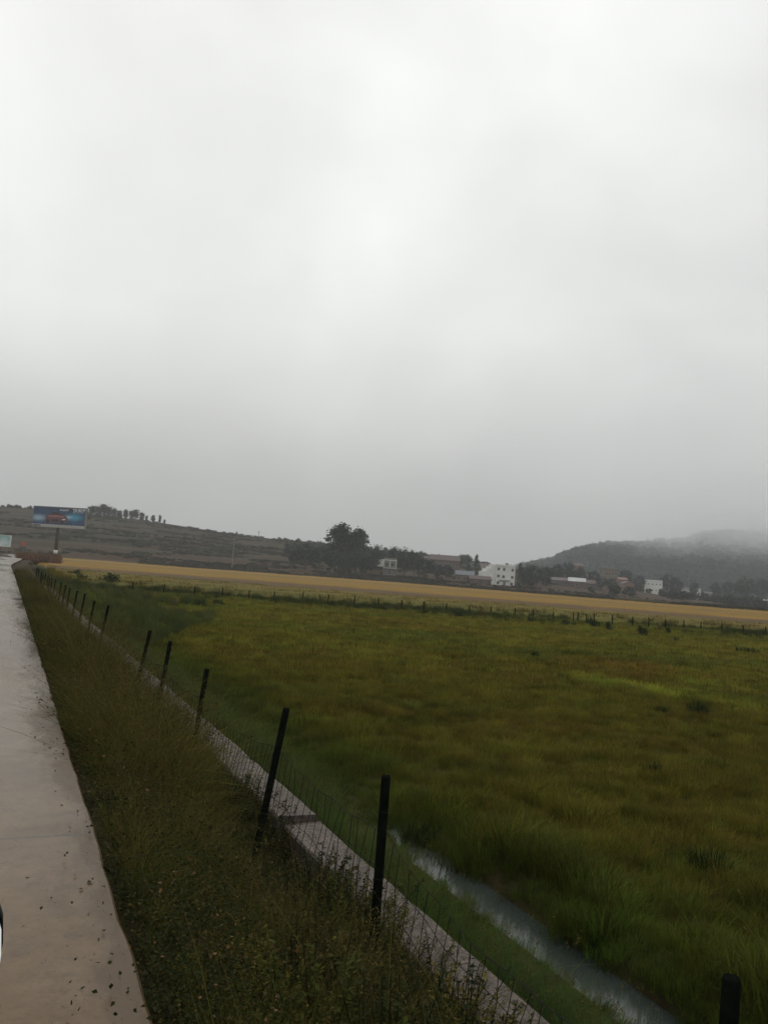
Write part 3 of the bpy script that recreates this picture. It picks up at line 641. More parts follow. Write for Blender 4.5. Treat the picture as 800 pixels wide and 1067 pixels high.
# dry maize patch by the bend
n = 620; px = rng.uniform(24, 68, n); z = rng.uniform(150, 176, n); X = f0.x*z+r0.x*(px-W/2)/F*z; Y = f0.y*z+r0.y*(px-W/2)/F*z
src('maize', [multi('maize', [(*blades(7, 1.4, 2.2, .25, .07, .15, s, .1, 3), 0), (*blades(22, .5, 1.7, .3, .09, .6, s+9, .9, 3), 0)], [M['weed']]) for s in range(3)])
scatter('dry_maize', np.stack([X, Y, np.full(n, FIELD)], -1), mixp(((.13, .07, .045), 3), ((.17, .10, .06), 2), ((.08, .06, .035), 1))(n), 'maize', 3, rng.uniform(.85, 1.2, n), 'patch of dry reddish brown maize by the road bend', 'maize')

# ------------------------------------------------------------------ terraced hill
def hill_material():
    m, nt, b = mat('terraced_slope'); v = coords(nt, 'Object'); b.inputs['Roughness'].default_value = .95; b.inputs['Specular IOR Level'].default_value = .1
    mp = N(nt, 'ShaderNodeMapping'); mp.inputs['Rotation'].default_value[2] = TH; mp.inputs['Scale'].default_value = (.35, 1, 3); nt.links.new(v, mp.inputs[0])
    n1 = noise(nt, .05, 6, mp.outputs[0], .6); n2 = noise(nt, .6, 6, mp.outputs[0], .75); n3 = noise(nt, .02, 3, v)
    a = ramp(nt, n1, [(.30, (.013, .022, .009)), (.42, (.036, .031, .012)), (.5, (.054, .033, .015)), (.57, (.016, .025, .010)), (.68, (.052, .034, .016)), (.76, (.025, .031, .011))])
    a = mixc(nt, 1.0, a, ramp(nt, n2, [(.3, (.45, .47, .45)), (.7, (1.15, 1.12, 1.1))]), 'MULTIPLY')
    sx = N(nt, 'ShaderNodeSeparateXYZ'); nt.links.new(v, sx.inputs[0])
    ad = N(nt, 'ShaderNodeMath', operation='MULTIPLY_ADD'); nt.links.new(n3, ad.inputs[0]); ad.inputs[1].default_value = 3; nt.links.new(sx.outputs[2], ad.inputs[2])
    foot = ramp(nt, ad.outputs[0], [(.0, (1, 1, 1)), (1, (0, 0, 0))])
    mr = N(nt, 'ShaderNodeMapRange'); mr.inputs[1].default_value = 4.0; mr.inputs[2].default_value = 6.0; nt.links.new(ad.outputs[0], mr.inputs[0])
    a = mixc(nt, mr.outputs[0], mixc(nt, n2, (.026, .017, .009), (.070, .040, .020)), a)
    nt.links.new(a, b.inputs['Base Color']); bump(nt, b, n2, 1.0, .8); return m
zs = np.concatenate([np.arange(292, 570, 1.6), np.arange(572, 1250, 16)]); pxs = np.concatenate([np.arange(-1000, -60, 14), np.arange(-60, 800, 4)])
PX, ZZ = np.meshgrid(pxs.astype(float), zs); HX = f0.x*ZZ+r0.x*(PX-W/2)/F*ZZ; HY = f0.y*ZZ+r0.y*(PX-W/2)/F*ZZ
hl = link(bpy.data.objects.new('terraced_hill', grid_mesh('terraced_hill', HX, HY, hill_h(PX, ZZ), hill_material()))); tag(hl, 'long low brown and green terraced hill behind the rice fields', 'hill', kind='structure')
def hb(x, z):                            # a point on the hill or the plain under picture column x
    p = at(x, hz(x), z); px, zz = col_of(p.x, p.y); h = float(hill_h(np.array(px), np.array(zz))) if zz > 292 and px < 800 else FIELD; return Vector((p.x, p.y, max(h, FIELD)))

# ------------------------------------------------------------------ trees
def crown_clusters(seed, shape, k, per, ln, wd, jit):
    r = np.random.default_rng(seed); C = []; D = []
    for cc, rad in shape(r, k):
        p = r.normal(0, 1, (per, 3)); p /= np.linalg.norm(p, axis=1)[:, None]; p *= np.abs(r.normal(.55, .42, (per, 1)))*rad*np.array([1, 1, .85])*1.12; C.append(cc+p); D.append(p+r.normal(0, rad*.5, (per, 3)))
    return leaves(np.concatenate(C), np.concatenate(D), ln, wd, seed)
def sh_round(r, k):
    out = []
    for _ in range(k):
        d = r.normal(0, 1, 3); d /= np.linalg.norm(d); q = r.uniform(.45, 1)**.5; out.append((np.array([d[0]*.30*q, d[1]*.30*q, .60+d[2]*.33*q]), r.uniform(.07, .13)))
    return out
def sh_tall(r, k):
    out = []
    for _ in range(k):
        t = r.uniform(.18, .96); w = .25*math.sin(min(1, (1.04-t)*1.9)*1.57)*(.75+.5*r.uniform()); a = r.uniform(0, 6.28); q = r.uniform(.3, 1); out.append((np.array([math.cos(a)*w*q, math.sin(a)*w*q, t]), r.uniform(.05, .095)))
    return out
def sh_cone(r, k):
    out = []
    for _ in range(k):
        t = r.uniform(.1, .98); w = .23*(1-t)**.8*(.7+.5*r.uniform()); a = r.uniform(0, 6.28); out.append((np.array([math.cos(a)*w, math.sin(a)*w, t]), .035+.06*(1-t)))
    return out
def sh_top(r, k):
    out = []
    for _ in range(k):
        d = r.normal(0, 1, 3); d /= np.linalg.norm(d); q = r.uniform(.2, 1); out.append((np.array([d[0]*.17*q, d[1]*.17*q, .56+d[2]*.40*q]), r.uniform(.06, .11)))
    return out
def tree_proto(name, shape, seed, k, per, ln, wd, th, mt):
    root = empty(name, (0, 0, -900)); mb = MB(); r = random.Random(seed)
    mb.tube([(0, 0, -.03), (.01, 0, th*.5), (.0, .01, th)], [.022, .017, .007], 7)
    for i in range(7):
        a = r.uniform(0, 6.28); z = th*r.uniform(.4, .95); l = r.uniform(.1, .22); mb.tube([(0, 0, z), (math.cos(a)*l*.6, math.sin(a)*l*.6, z+.07), (math.cos(a)*l, math.sin(a)*l, z+.16)], [.009, .006, .002], 5)
    mb.build('trunk', M['bark'], root)
    V, f = crown_clusters(seed, shape, k, per, ln, wd, .1); link(bpy.data.objects.new('crown', np_mesh('crown', V, f, mt)), root); return root
PRO = {'broadleaf_tree': [tree_proto('broadleaf_tree', sh_round, s, 46, 46, .045, .020, .8, M['crown']) for s in (1, 2, 3)],
       'tall_tree': [tree_proto('tall_tree', sh_tall, s, 74, 60, .05, .02, .9, M['crown']) for s in (4, 5)],
       'conifer_tree': [tree_proto('conifer_tree', sh_cone, s, 60, 30, .035, .012, .95, M['crown']) for s in (6, 7)],
       'slender_tree': [tree_proto('slender_tree', sh_top, s, 40, 40, .055, .022, .85, M['crown_light']) for s in (8, 9, 10)]}
used = {}
def plant(kind, x, ytop, ybase, z, label, group, wx=1.0):
    b = hb(x, z); pb = at(x, ybase, z)
    hgt = max(1.0, at(x, ytop, z).z-min(b.z, pb.z) if abs(b.z-pb.z) < 3 else at(x, ytop, z).z-b.z)
    i = used.get(kind, 0); used[kind] = i+1; pr = PRO[kind]
    o = pr[i] if i < len(pr) else copy_tree(pr[i % len(pr)])
    o.location = (b.x, b.y, min(b.z, pb.z)-.1 if abs(b.z-pb.z) < 3 else b.z-.1); o.scale = (hgt*wx, hgt*wx, hgt); o.rotation_euler.z = i*2.4; tag(o, label, 'tree', group); return o
VT = 'trees among the village houses'
plant('tall_tree', 352, 545.5, 588, 348, 'tallest dark tree on the skyline, left of a pair', 'tall trees on the skyline', 1.15)
plant('tall_tree', 371, 550.5, 588, 352, 'second tall dark tree, right of the pair on the skyline', 'tall trees on the skyline', 1.05)
plant('tall_tree', 362, 556, 588, 356, 'dark tree filling the gap between the tall skyline pair', 'tall trees on the skyline', .95)
for x, yt, yb, z, w, lb in [(304, 563, 590, 352, 1.2, 'low dark round tree at left end of the village tree line'), (318, 565, 591, 345, 1.2, 'round dark tree second from left end of the tree line'), (333, 566, 592, 342, 1.1, 'dark round tree just left of the tall skyline pair'),
        (347, 572, 597, 338, 1.2, 'low green tree under the tallest skyline tree'), (360, 574, 598, 335, 1.2, 'low grey green tree below the gap of the skyline pair'), (374, 570, 598, 336, 1.2, 'broad green tree under the right skyline tree'), (386, 573, 599, 338, 1.1, 'green tree between the skyline pair and white balcony house'),
        (392, 567, 588, 372, 1.0, 'pale treetop just behind the white balcony house'), (411, 567.5, 592, 366, .9, 'dark upright tree behind balcony house, right of its roof'), (421, 569.5, 598, 352, 1.0, 'dark tree right of the balcony house, tallest of that clump'), (431, 575, 601, 346, 1.1, 'low dark tree in middle clump, first right of the tallest'),
        (442, 580, 603, 342, 1.1, 'low dark tree under the red brick house'), (454, 586, 604, 340, 1.2, 'low bushy tree under right half of red brick house'), (465, 588, 606, 340, 1.1, 'low dark tree left of the tan shed'), (546, 589, 614, 362, .9, 'dark tree right of the conifer by the white house'),
        (556, 587, 613, 370, 1.0, 'round dark tree two right of the tall conifer'), (567, 589, 613, 372, 1.0, 'round dark tree left of the brown long shed'), (579, 586, 606, 420, 1.0, 'hazy tree behind the brown long shed, left half'), (592, 584, 604, 430, 1.0, 'hazy tree behind the white roofed shed'),
        (603, 590, 606, 430, 1.0, 'small hazy tree right behind the white roofed shed'), (617, 593, 612, 420, .9, 'hazy tree left of the tan brick house'), (626, 600, 614, 398, 1.2, 'low dark bushy tree in front of tan brick house'), (637, 602, 615, 396, 1.2, 'low dark bush tree touching the pink house'),
        (651, 592, 606, 470, 1.0, 'hazy tree behind the pink house'), (665, 598, 617, 470, 1.0, 'dark tree between the pink house and white block'), (695, 597, 619, 480, 1.0, 'dark hazy tree directly right of the white block'), (704, 600, 621, 480, 1.0, 'hazy tree two right of the white block'), (722, 605, 622, 470, .9, 'small tree between the two little white houses'),
        (745, 606, 626, 500, 1.0, 'pale hazy tree right of the grey hut'), (760, 604, 628, 500, 1.0, 'pale hazy tree midway between grey hut and pale building'), (776, 600, 629, 480, .95, 'hazy tree left of pale building at right picture edge'), (793, 602, 628, 520, .95, 'hazy tree behind pale building at right picture edge')]:
    plant('broadleaf_tree', x, yt, yb, z, lb, VT, w)
for x, yt, yb, z, w, lb in [(495, 577.5, 600, 372, .8, 'dark small conifer on the skyline left of white house'), (487, 581, 600, 375, .8, 'shorter conifer just left of the dark skyline conifer'), (541, 586, 614, 352, .85, 'dark tall conifer touching right side of white house'), (527, 585.5, 600, 385, 1.3, 'conifer top showing above the white house roof')]:
    plant('conifer_tree', x, yt, yb, z, lb, 'conifers by the white house', w)
rr = [(92, 526), (98, 525), (104, 525), (109, 526), (115, 529), (121, 528), (127, 530), (133, 529), (138, 530), (144, 531.5), (149, 536), (156, 536), (163, 536), (168, 541)]
on_ = 'first second third fourth fifth sixth seventh eighth ninth tenth eleventh twelfth thirteenth last'.split()
for i, (x, yt) in enumerate(rr):
    yb = hz(x)-hill_top(np.array(x))+1
    plant('slender_tree', x, yt-1+(0, 1.6, -2.2, .8, -.4, 2.2, 0, 1.9, -1.4, 1.5, .5, -.8, 0, 0)[i], float(yb), 545, 'slender tree on the hilltop row beside the billboard, %s from left' % on_[i], 'slender trees in a row on the hilltop', (1.7, 1.5, 1.7, 1.5, 1.3, 1.2, 1.1, 1.2, 1.0, 1.1, .8, 1.0, .7, .9)[i])
for x, yt, w, lb in [(222, 551.5, 1.3, 'small wispy tree on the bare ridge, left of two'), (230, 553, 1.1, 'lower wispy tree joined to the left one on the ridge'), (244, 553, .9, 'small flat topped tree on the bare ridge, right of two'), (192, 551.5, 1.2, 'tiny round bush tree on ridge right of the tree row')]:
    yb = hz(x)-hill_top(np.array(x))+1; plant('slender_tree', x, yt, float(yb)+1, 540, lb, 'small trees on the bare ridge', w)

# scrub on the terraces, wood behind the village
def bush_proto(s, n=110, t=False):
    V, f = crown_clusters(s, sh_round if not t else sh_tall, 14, n//7, .16, .075, .1); V = V*np.array([1.5, 1.5, 1.15]); V[:, 2] -= .2; return np_mesh('bush', V, f, M['weed'])
src('bush', [bush_proto(s) for s in range(4)]); src('bush_tall', [bush_proto(s+20, 130, True) for s in range(3)])
n = 12000; px = rng.uniform(-250, 640, n); z = rng.uniform(318, 565, n); bnd = vnoise(px*.25, hill_h(px, z)*9, 44, 26, 3); k = (bnd > .50); px, z = px[k], z[k]
X = f0.x*z+r0.x*(px-W/2)/F*z; Y = f0.y*z+r0.y*(px-W/2)/F*z
scatter('hill_scrub', np.stack([X, Y, hill_h(px, z)-.1], -1), mixp(((.022, .030, .015), 3), ((.034, .036, .017), 2), ((.055, .038, .021), 2))(len(X)), 'bush', 4, rng.uniform(.6, 1.5, (len(X), 1))*np.array([2.6, 1.0, .75]), 'low dark scrub and crop rows on the terraced hill', 'scrub', rz=rng.normal(-TH, .2, len(X)))
n = 240; px = np.sort(rng.uniform(-250, 36, n)); z = np.full(n, 556.0); X = f0.x*z+r0.x*(px-W/2)/F*z; Y = f0.y*z+r0.y*(px-W/2)/F*z
scatter('ridge_bushes', np.stack([X, Y, hill_h(px, z)-.1], -1), mixp(((.04, .032, .02), 1), ((.028, .028, .018), 1))(n), 'bush_tall', 3, rng.uniform(1.2, 2.6, n), 'row of little bushes along the skyline at far left', 'bushes')
n = 70; px = rng.uniform(88, 128, n); z = rng.uniform(535, 556, n); X = f0.x*z+r0.x*(px-W/2)/F*z; Y = f0.y*z+r0.y*(px-W/2)/F*z
scatter('ridge_undergrowth', np.stack([X, Y, hill_h(px, z)-.1], -1), mixp(((.016, .026, .016), 1), ((.03, .03, .02), 1))(n), 'bush_tall', 3, rng.uniform(1.0, 2.4, n), 'thin undergrowth below the hilltop tree row', 'undergrowth')
n = 900; px = rng.uniform(290, 860, n); z = rng.uniform(350, 640, n); dens = vnoise(px, z*.3, 52, 30, 2); k = dens > .42; px, z = px[k], z[k]; k = ~((px > 498) & (px < 545) & (z < 372)) & ~((px > 566) & (px < 695) & (z < 480) & (rng.uniform(0, 1, len(px)) < .85)); px, z = px[k], z[k]
X = f0.x*z+r0.x*(px-W/2)/F*z; Y = f0.y*z+r0.y*(px-W/2)/F*z
hh = np.where(px < 790, np.maximum(hill_h(np.minimum(px, 790), z), FIELD), FIELD)
scatter('village_wood', np.stack([X, Y, hh-.2], -1), mixp(((.018, .027, .017), 3), ((.028, .035, .02), 1.5), ((.045, .036, .022), .7))(len(X)), 'bush', 4, np.where(px < 480, 2.6, 4.2)*rng.uniform(.6, 1.3, len(X)), 'dark woodland and orchard mass around the village houses', 'woodland')
# hedge and scrub strip along the back of the rice
def fallow():
    pxs = np.linspace(-100, 1700, 240); t = np.linspace(0, 1, 50); PX, TT = np.meshgrid(pxs, t); ZZ = zfar(PX)-3+TT*(390-zfar(PX)); X = f0.x*ZZ+r0.x*(PX-W/2)/F*ZZ; Y = f0.y*ZZ+r0.y*(PX-W/2)/F*ZZ
    m, nt, b = mat('fallow_soil'); v = coords(nt); b.inputs['Roughness'].default_value = 1; b.inputs['Specular IOR Level'].default_value = 0
    mp = N(nt, 'ShaderNodeMapping'); mp.inputs['Rotation'].default_value[2] = TH-R(16); mp.inputs['Scale'].default_value = (.2, 1, 1); nt.links.new(v, mp.inputs[0])
    a = ramp(nt, noise(nt, .06, 6, mp.outputs[0], .65), [(.34, (.016, .018, .007)), (.46, (.036, .024, .011)), (.55, (.020, .021, .008)), (.66, (.050, .030, .016))]); nt.links.new(a, b.inputs['Base Color'])
    o = link(bpy.data.objects.new('fallow_field', grid_mesh('fallow_field', X, Y, FIELD+.06+(vnoise(X, Y, 15, 9, 3)-.5)*.5, m))); tag(o, 'brown fallow strip between the rice and the village', 'field', kind='structure')
fallow()
n = 5200; px = rng.uniform(150, 900, n); t = rng.uniform(0, 1, n); z = zfar(px)+4+t*(340-zfar(px)); X = f0.x*z+r0.x*(px-W/2)/F*z; Y = f0.y*z+r0.y*(px-W/2)/F*z
k = vnoise(px*.2, z, 45, 22, 2) > .40; px, z, X, Y = px[k], z[k], X[k], Y[k]
hh = np.where((px < 790) & (z > 293), np.maximum(hill_h(np.minimum(px, 790), np.maximum(z, 293)), FIELD), FIELD)
scatter('field_edge_scrub', np.stack([X, Y, hh-.15], -1), mixp(((.030, .022, .011), 2), ((.018, .024, .010), 3), ((.050, .030, .017), 1))(len(X)), 'bush', 4, rng.uniform(.5, 1.1, (len(X), 1))*np.array([2.0, 1, .8]), 'brown and dark scrub strip between the rice and village', 'scrub', rz=rng.normal(-TH, .3, len(X)))

# ------------------------------------------------------------------ forested hills at right
def forest_material(c1, c2):
    m, nt, b = mat('forest_floor'); v = coords(nt); n2 = noise(nt, .05, 6, v, .7); b.inputs['Roughness'].default_value = 1; b.inputs['Specular IOR Level'].default_value = 0
    nt.links.new(ramp(nt, n2, [(.3, c1), (.7, c2)]), b.inputs['Base Color']); return m
FM = forest_material((.008, .026, .026), (.014, .036, .034))
def far_hill(name, tops, zf, zr, zb, label, wob, seed):
    x_ = [a for a, b in tops]; y_ = [b for a, b in tops]
    pxs = np.arange(x_[0], x_[-1]+1, 5.0); zs = np.concatenate([np.linspace(zf, zr, 40), np.linspace(zr, zb, 14)[1:]])
    PX, ZZ = np.meshgrid(pxs, zs)
    def h(px, z):
        top = np.interp(px, x_, y_)*zr/F; t = np.clip((z-zf)/(zr-zf), 0, 1); b = np.clip((z-zr)/(zb-zr), 0, 1)
        return FIELD-3+(top+3)*np.where(t < 1, np.sin(t*math.pi/2)**1.15, 1-.5*b*b)+(vnoise((px-W/2)/F*z, z, seed, 90, 3)-.5)*wob*t
    HX = f0.x*ZZ+r0.x*(PX-W/2)/F*ZZ; HY = f0.y*ZZ+r0.y*(PX-W/2)/F*ZZ
    o = link(bpy.data.objects.new(name, grid_mesh(name, HX, HY, h(PX, ZZ), FM))); tag(o, label, 'hill', kind='structure'); return h
h1 = far_hill('wooded_hill', [(430, -2), (500, 6), (545, 15), (580, 27), (600, 36), (620, 42), (640, 46), (680, 50), (700, 53), (716, 56), (735, 64), (780, 68), (840, 72), (960, 70), (1200, 50), (1500, 40)], 700, 1150, 1600, 'misty wooded hill rising behind the village', 14, 70)
def canopy(name, h, n, xa, xb, za, zb, s, label):
    px = rng.uniform(xa, xb, n); z = rng.uniform(za, zb, n); X = f0.x*z+r0.x*(px-W/2)/F*z; Y = f0.y*z+r0.y*(px-W/2)/F*z
    t = mixp(((.008, .026, .026), 3), ((.013, .035, .033), 2), ((.024, .04, .034), .6))(n)
    scatter(name, np.stack([X, Y, h(px, z)-2], -1), t, 'bush', 4, s*rng.uniform(.6, 1.35, n), label, 'forest')
canopy('hill_forest', h1, 5200, 440, 960, 720, 1220, 9, 'dense dark forest covering the misty hill')

# ------------------------------------------------------------------ houses
M['white_wall'] = simple('white_render', (.66, .66, .63), (.52, .52, .49), .6, .8)
M['grey_wall'] = simple('grey_render', (.19, .185, .17), (.13, .125, .115), .6, .85)
M['tan_wall'] = simple('tan_mud_brick', (.17, .13, .085), (.11, .08, .055), .7, .9)
M['pink_wall'] = simple('pink_brick', (.21, .125, .095), (.16, .095, .07), .7, .9)
M['brown_wall'] = simple('red_brown_brick', (.10, .06, .05), (.07, .042, .036), .7, .9)
M['roof_tile'] = simple('grey_brown_tile', (.13, .10, .09), (.08, .065, .06), 1.2, .85)
M['roof_blue'] = simple('blue_grey_roof', (.10, .115, .135), (.075, .085, .10), 1.2, .7)
M['roof_red'] = simple('rust_red_roof', (.085, .055, .05), (.06, .038, .034), 1.2, .8)
M['roof_white'] = simple('white_sheet_roof', (.42, .42, .41), (.30, .30, .30), .5, .6)
M['glass'] = simple('dark_window_glass', (.035, .04, .045), (.02, .022, .025), 2, .15)
M['frame'] = simple('window_frame', (.35, .35, .34), (.28, .28, .27), 3, .6)
def house(name, label, x0, x1, ytop, z, depth, wallm, roof, roofm, wins=(), yaw=0, storeys=1, ybase=None, extra=None):
    """box house seen from column x0 to x1; roof = 'flat', 'gable' (ridge along the front) or 'end' (gable to the front)"""
    xc = (x0+x1)/2; w = (x1-x0)*z/F; b = hb(xc, z)
    if ybase is not None: b.z = max(min(b.z, at(xc, ybase, z).z+.3), FIELD-.2)
    hgt = at(xc, ytop, z).z-b.z
    p = at(xc, hz(xc), z); root = empty(name, (p.x, p.y, b.z), -TH+math.atan2((xc-W/2)/F, 1)*-1*0+yaw); tag(root, label, 'house')
    w = w/(abs(math.cos(yaw))+.0)*.97; rh = 0 if roof == 'flat' else min(hgt*.35, w*.22)
    eh = hgt-rh
    MB().box((0, depth/2, eh/2-.5), (w, depth, eh+1)).build('wall', wallm, root)
    o = .35
    if roof == 'flat':
        mb = MB(); mb.box((0, depth/2, eh+.06), (w+.5, depth+.5, .12)); mb.box((0, .02, eh+.38), (w+.1, .2, .52)); mb.box((0, depth-.02, eh+.38), (w+.1, .2, .52)); mb.box((w/2-.05, depth/2, eh+.37), (.2, depth-.24, .5)); mb.box((-w/2+.05, depth/2, eh+.37), (.2, depth-.24, .5)); mb.build('roof', roofm, root)
    elif roof == 'gable':
        MB().prism([(-o, -.12), (depth/2, rh), (depth+o, -.12), (depth+o, .06), (depth/2, rh+.2), (-o, .06)], (-w/2-o, 0, eh), (0, 1, 0), (0, 0, 1), (w+2*o, 0, 0)).build('roof', roofm, root)
        mb = MB()
        for s in (-1, 1): mb.prism([(0, 0), (depth, 0), (depth/2, rh)], (s*(w/2-.12)-.1, 0, eh), (0, 1, 0), (0, 0, 1), (.2, 0, 0))
        mb.build('gable_wall', wallm, root)
    else:
        MB().prism([(-w/2-o, -.12), (0, rh), (w/2+o, -.12), (w/2+o, .06), (0, rh+.2), (-w/2-o, .06)], (0, -o, eh), (1, 0, 0), (0, 0, 1), (0, depth+2*o, 0)).build('roof', roofm, root)
        MB().prism([(-w/2, 0), (w/2, 0), (0, rh)], (0, .02, eh), (1, 0, 0), (0, 0, 1), (0, .2, 0)).build('gable_wall', wallm, root)
    for (u, v, ww, wh, *dr) in wins:          # u across 0..1, v height 0..1 of the eaves
        q = MB(); cx_, cz_ = (u-.5)*w, v*eh
        q.box((cx_, -.03, cz_+wh/2+.04), (ww+.16, .1, .08)); q.box((cx_, -.04, cz_-wh/2-.04), (ww+.24, .14, .08)); q.box((cx_-ww/2-.04, -.03, cz_), (.08, .1, wh)); q.box((cx_+ww/2+.04, -.03, cz_), (.08, .1, wh)); q.box((cx_, -.02, cz_), (.05, .06, wh))
        f_ = q.build('door' if dr else 'window', M['frame'], root); MB().box((cx_, -.004, cz_), (ww, .02, wh)).build('leaf' if dr else 'pane', M['glass'] if not dr else M['roof_tile'], f_)
    return root, w, eh, depth
def grid_w(nx, ny, ww=1.1, wh=1.2, u0_=.2, u1=.8, v0=.17, v1=.83): return [(u0_+(u1-u0_)*i/max(1, nx-1), v0+(v1-v0)*j/max(1, ny-1), ww, wh) for i in range(nx) for j in range(ny)]
# main white house
rt, w, eh, dp = house('white_house', 'white three storey house with dark square windows in the village', 515, 536.5, 590, 350, 8, M['white_wall'], 'flat', M['white_wall'], [(.14, .2, 1.0, 1.05), (.14, .52, 1.0, 1.05), (.14, .85, 1.0, 1.05), (.40, .50, 1.0, 1.1), (.42, .85, 1.0, 1.1), (.47, .15, 1.0, 1.8, 1), (.84, .18, 1.0, 1.05), (.86, .5, 1.0, 1.05), (.86, .84, 1.0, 1.05)], yaw=R(14), ybase=613)
MB().prism([(0, -.5), (5.2, -.5), (5.2, eh*.95), (3.3, eh*.95), (3.25, eh*.85), (1.5, eh*.85), (1.45, eh*.72), (0, eh*.70)], (-w/2-5.1, .5, 0), (1, 0, 0), (0, 0, 1), (0, 6.5, 0)).build('side_wing', M['white_wall'], rt)
MB().box((-.4, -.5, eh*.34), (w*.55, 1.0, .14)).build('balcony', M['grey_wall'], rt)
# balcony house
rt, w, eh, dp = house('balcony_house', 'half hidden house with white wall and framed grey balcony', 398.5, 412.5, 583, 344, 7, M['grey_wall'], 'flat', M['grey_wall'], [(.25, .7, 1.3, 1.4), (.7, .7, 1.3, 1.4), (.5, .22, 1.3, 1.6, 1)], ybase=600.5)
MB().box((-w/2-2.0, 2.2, eh*.77), (4.0, 4.0, eh*.42)).build('upper_room', M['white_wall'], rt)
mb = MB()
for u in (-.5, 0, .5): mb.box((u*w*.94, -1.3, eh*.72), (.22, .22, eh*.46))
mb.box((0, -1.3, eh*.96), (w, .26, .3)); mb.box((0, -.7, eh*.49), (w, 1.4, .2)); mb.build('balcony_frame', M['white_wall'], rt)
house('brick_house', 'long reddish brown brick house on the slope behind trees', 447, 478, 578.5, 420, 8, M['brown_wall'], 'gable', M['roof_red'], grid_w(5, 1, 1.4, 1.3, v0=.5), ybase=592)
house('hut', 'small pale hut on the slope left of the brick house', 441, 448, 580, 425, 5, M['grey_wall'], 'gable', M['roof_tile'], [(.5, .5, 1, 1)], ybase=591)
house('tan_shed', 'tan mud brick shed with blue grey roof left of white house', 474, 493, 595, 346, 6, M['tan_wall'], 'gable', M['roof_blue'], grid_w(3, 1, 1, 1, v0=.55), yaw=R(-8), ybase=608.5)
house('red_roof_shed', 'low shed with rusty red roof in front of the white house', 489, 512, 600.5, 341, 5, M['brown_wall'], 'gable', M['roof_red'], [(.3, .5, 1, 1), (.7, .5, 1, 1)], yaw=R(6), ybase=610.5)
house('roadside_house', 'grey house with dark roof between conifers and white house', 500, 521, 588, 378, 6, M['brown_wall'], 'gable', M['roof_tile'], [(.3, .5, 1, 1)], ybase=600)
house('long_shed', 'long low brown shed with dark roof below hazy trees', 573, 593, 602, 405, 6, M['brown_wall'], 'gable', M['roof_tile'], grid_w(4, 1, 1, 1, v0=.5), ybase=610.5)
house('end_hut', 'tiny tan hut at the left end of the long brown shed', 571.5, 577, 604, 398, 4, M['tan_wall'], 'end', M['roof_tile'], [(.5, .45, .9, .9)], ybase=610.5)
house('white_roof_shed', 'low shed with bright white sheet roof', 592, 609, 602.3, 400, 7, M['brown_wall'], 'gable', M['roof_white'], [(.5, .5, 1.4, 1.4)], yaw=R(-10), ybase=611)
house('upper_pink_house', 'faint pinkish house among hazy trees above the white roof', 595, 607, 587, 520, 8, M['pink_wall'], 'gable', M['roof_red'], grid_w(3, 1, 1.2, 1.3, v0=.5), ybase=598)
house('tan_house', 'tan brick house with many windows behind dark trees', 629, 642, 594, 440, 8, M['tan_wall'], 'flat', M['tan_wall'], grid_w(4, 2, 1.0, 1.2, .14, .86, .3, .8), ybase=607)
house('pink_house', 'low pink brick house right of the dark bushes', 649, 660.5, 606, 410, 7, M['pink_wall'], 'end', M['roof_tile'], [(.3, .5, 1, 1.1), (.7, .5, 1, 1.1)], ybase=615.5)
house('pink_annex', 'higher pink annex adjoining the low pink house', 644, 653, 602, 422, 6, M['pink_wall'], 'gable', M['pink_wall'], [(.5, .6, 1, 1.1)], ybase=612)
house('white_block', 'plain white two storey block in front of the misty hill', 673, 689, 605.5, 470, 8, M['white_wall'], 'flat', M['white_wall'], grid_w(4, 2, .55, .6, .14, .86, .28, .75), yaw=R(-10), ybase=618.5)
house('small_white_house', 'small white house with two gables, left of two', 713, 721, 612.5, 470, 6, M['white_wall'], 'end', M['roof_tile'], [(.3, .5, 1, 1), (.7, .5, 1, 1)], ybase=620.5)
house('narrow_white_house', 'narrow white house, right of the two little ones', 725.5, 729.5, 614.5, 470, 5, M['white_wall'], 'flat', M['white_wall'], [(.5, .6, .9, 1)], ybase=622)
house('grey_hut', 'low grey hut right of the narrow white house', 734, 742, 617, 468, 5, M['grey_wall'], 'gable', M['roof_tile'], [(.5, .5, 1, 1)], ybase=623)
house('pale_building', 'pale low building cut by the right picture edge', 782, 812, 625, 430, 7, M['grey_wall'], 'gable', M['roof_white'], grid_w(4, 1, 1.2, 1.1, v0=.5), ybase=633)
house('roadside_cottage', 'faint tan cottage below the ridge, left of wood', 380, 392, 583, 372, 6, M['tan_wall'], 'gable', M['roof_tile'], [(.5, .5, 1, 1)], ybase=592)

house('brown_cottage', 'small brown cottage between the hazy trees right of the white house', 556, 566, 597, 430, 6, M['brown_wall'], 'gable', M['roof_tile'], [(.5, .5, 1, 1)], ybase=606)
house('pink_cottage', 'small pinkish cottage left of the tan brick house', 611, 619, 599, 425, 6, M['pink_wall'], 'gable', M['roof_tile'], [(.5, .5, 1, 1)], ybase=609)
house('low_brown_house', 'low brown house just left of the dark bushes by the pink house', 611, 627, 605, 405, 6, M['brown_wall'], 'gable', M['roof_red'], grid_w(3, 1, 1, 1, v0=.5), ybase=613)
house('hazy_house', 'hazy grey house in the trees right of the white block', 692, 704, 608, 480, 6, M['grey_wall'], 'gable', M['roof_tile'], grid_w(2, 1, 1, 1, v0=.5), ybase=618)
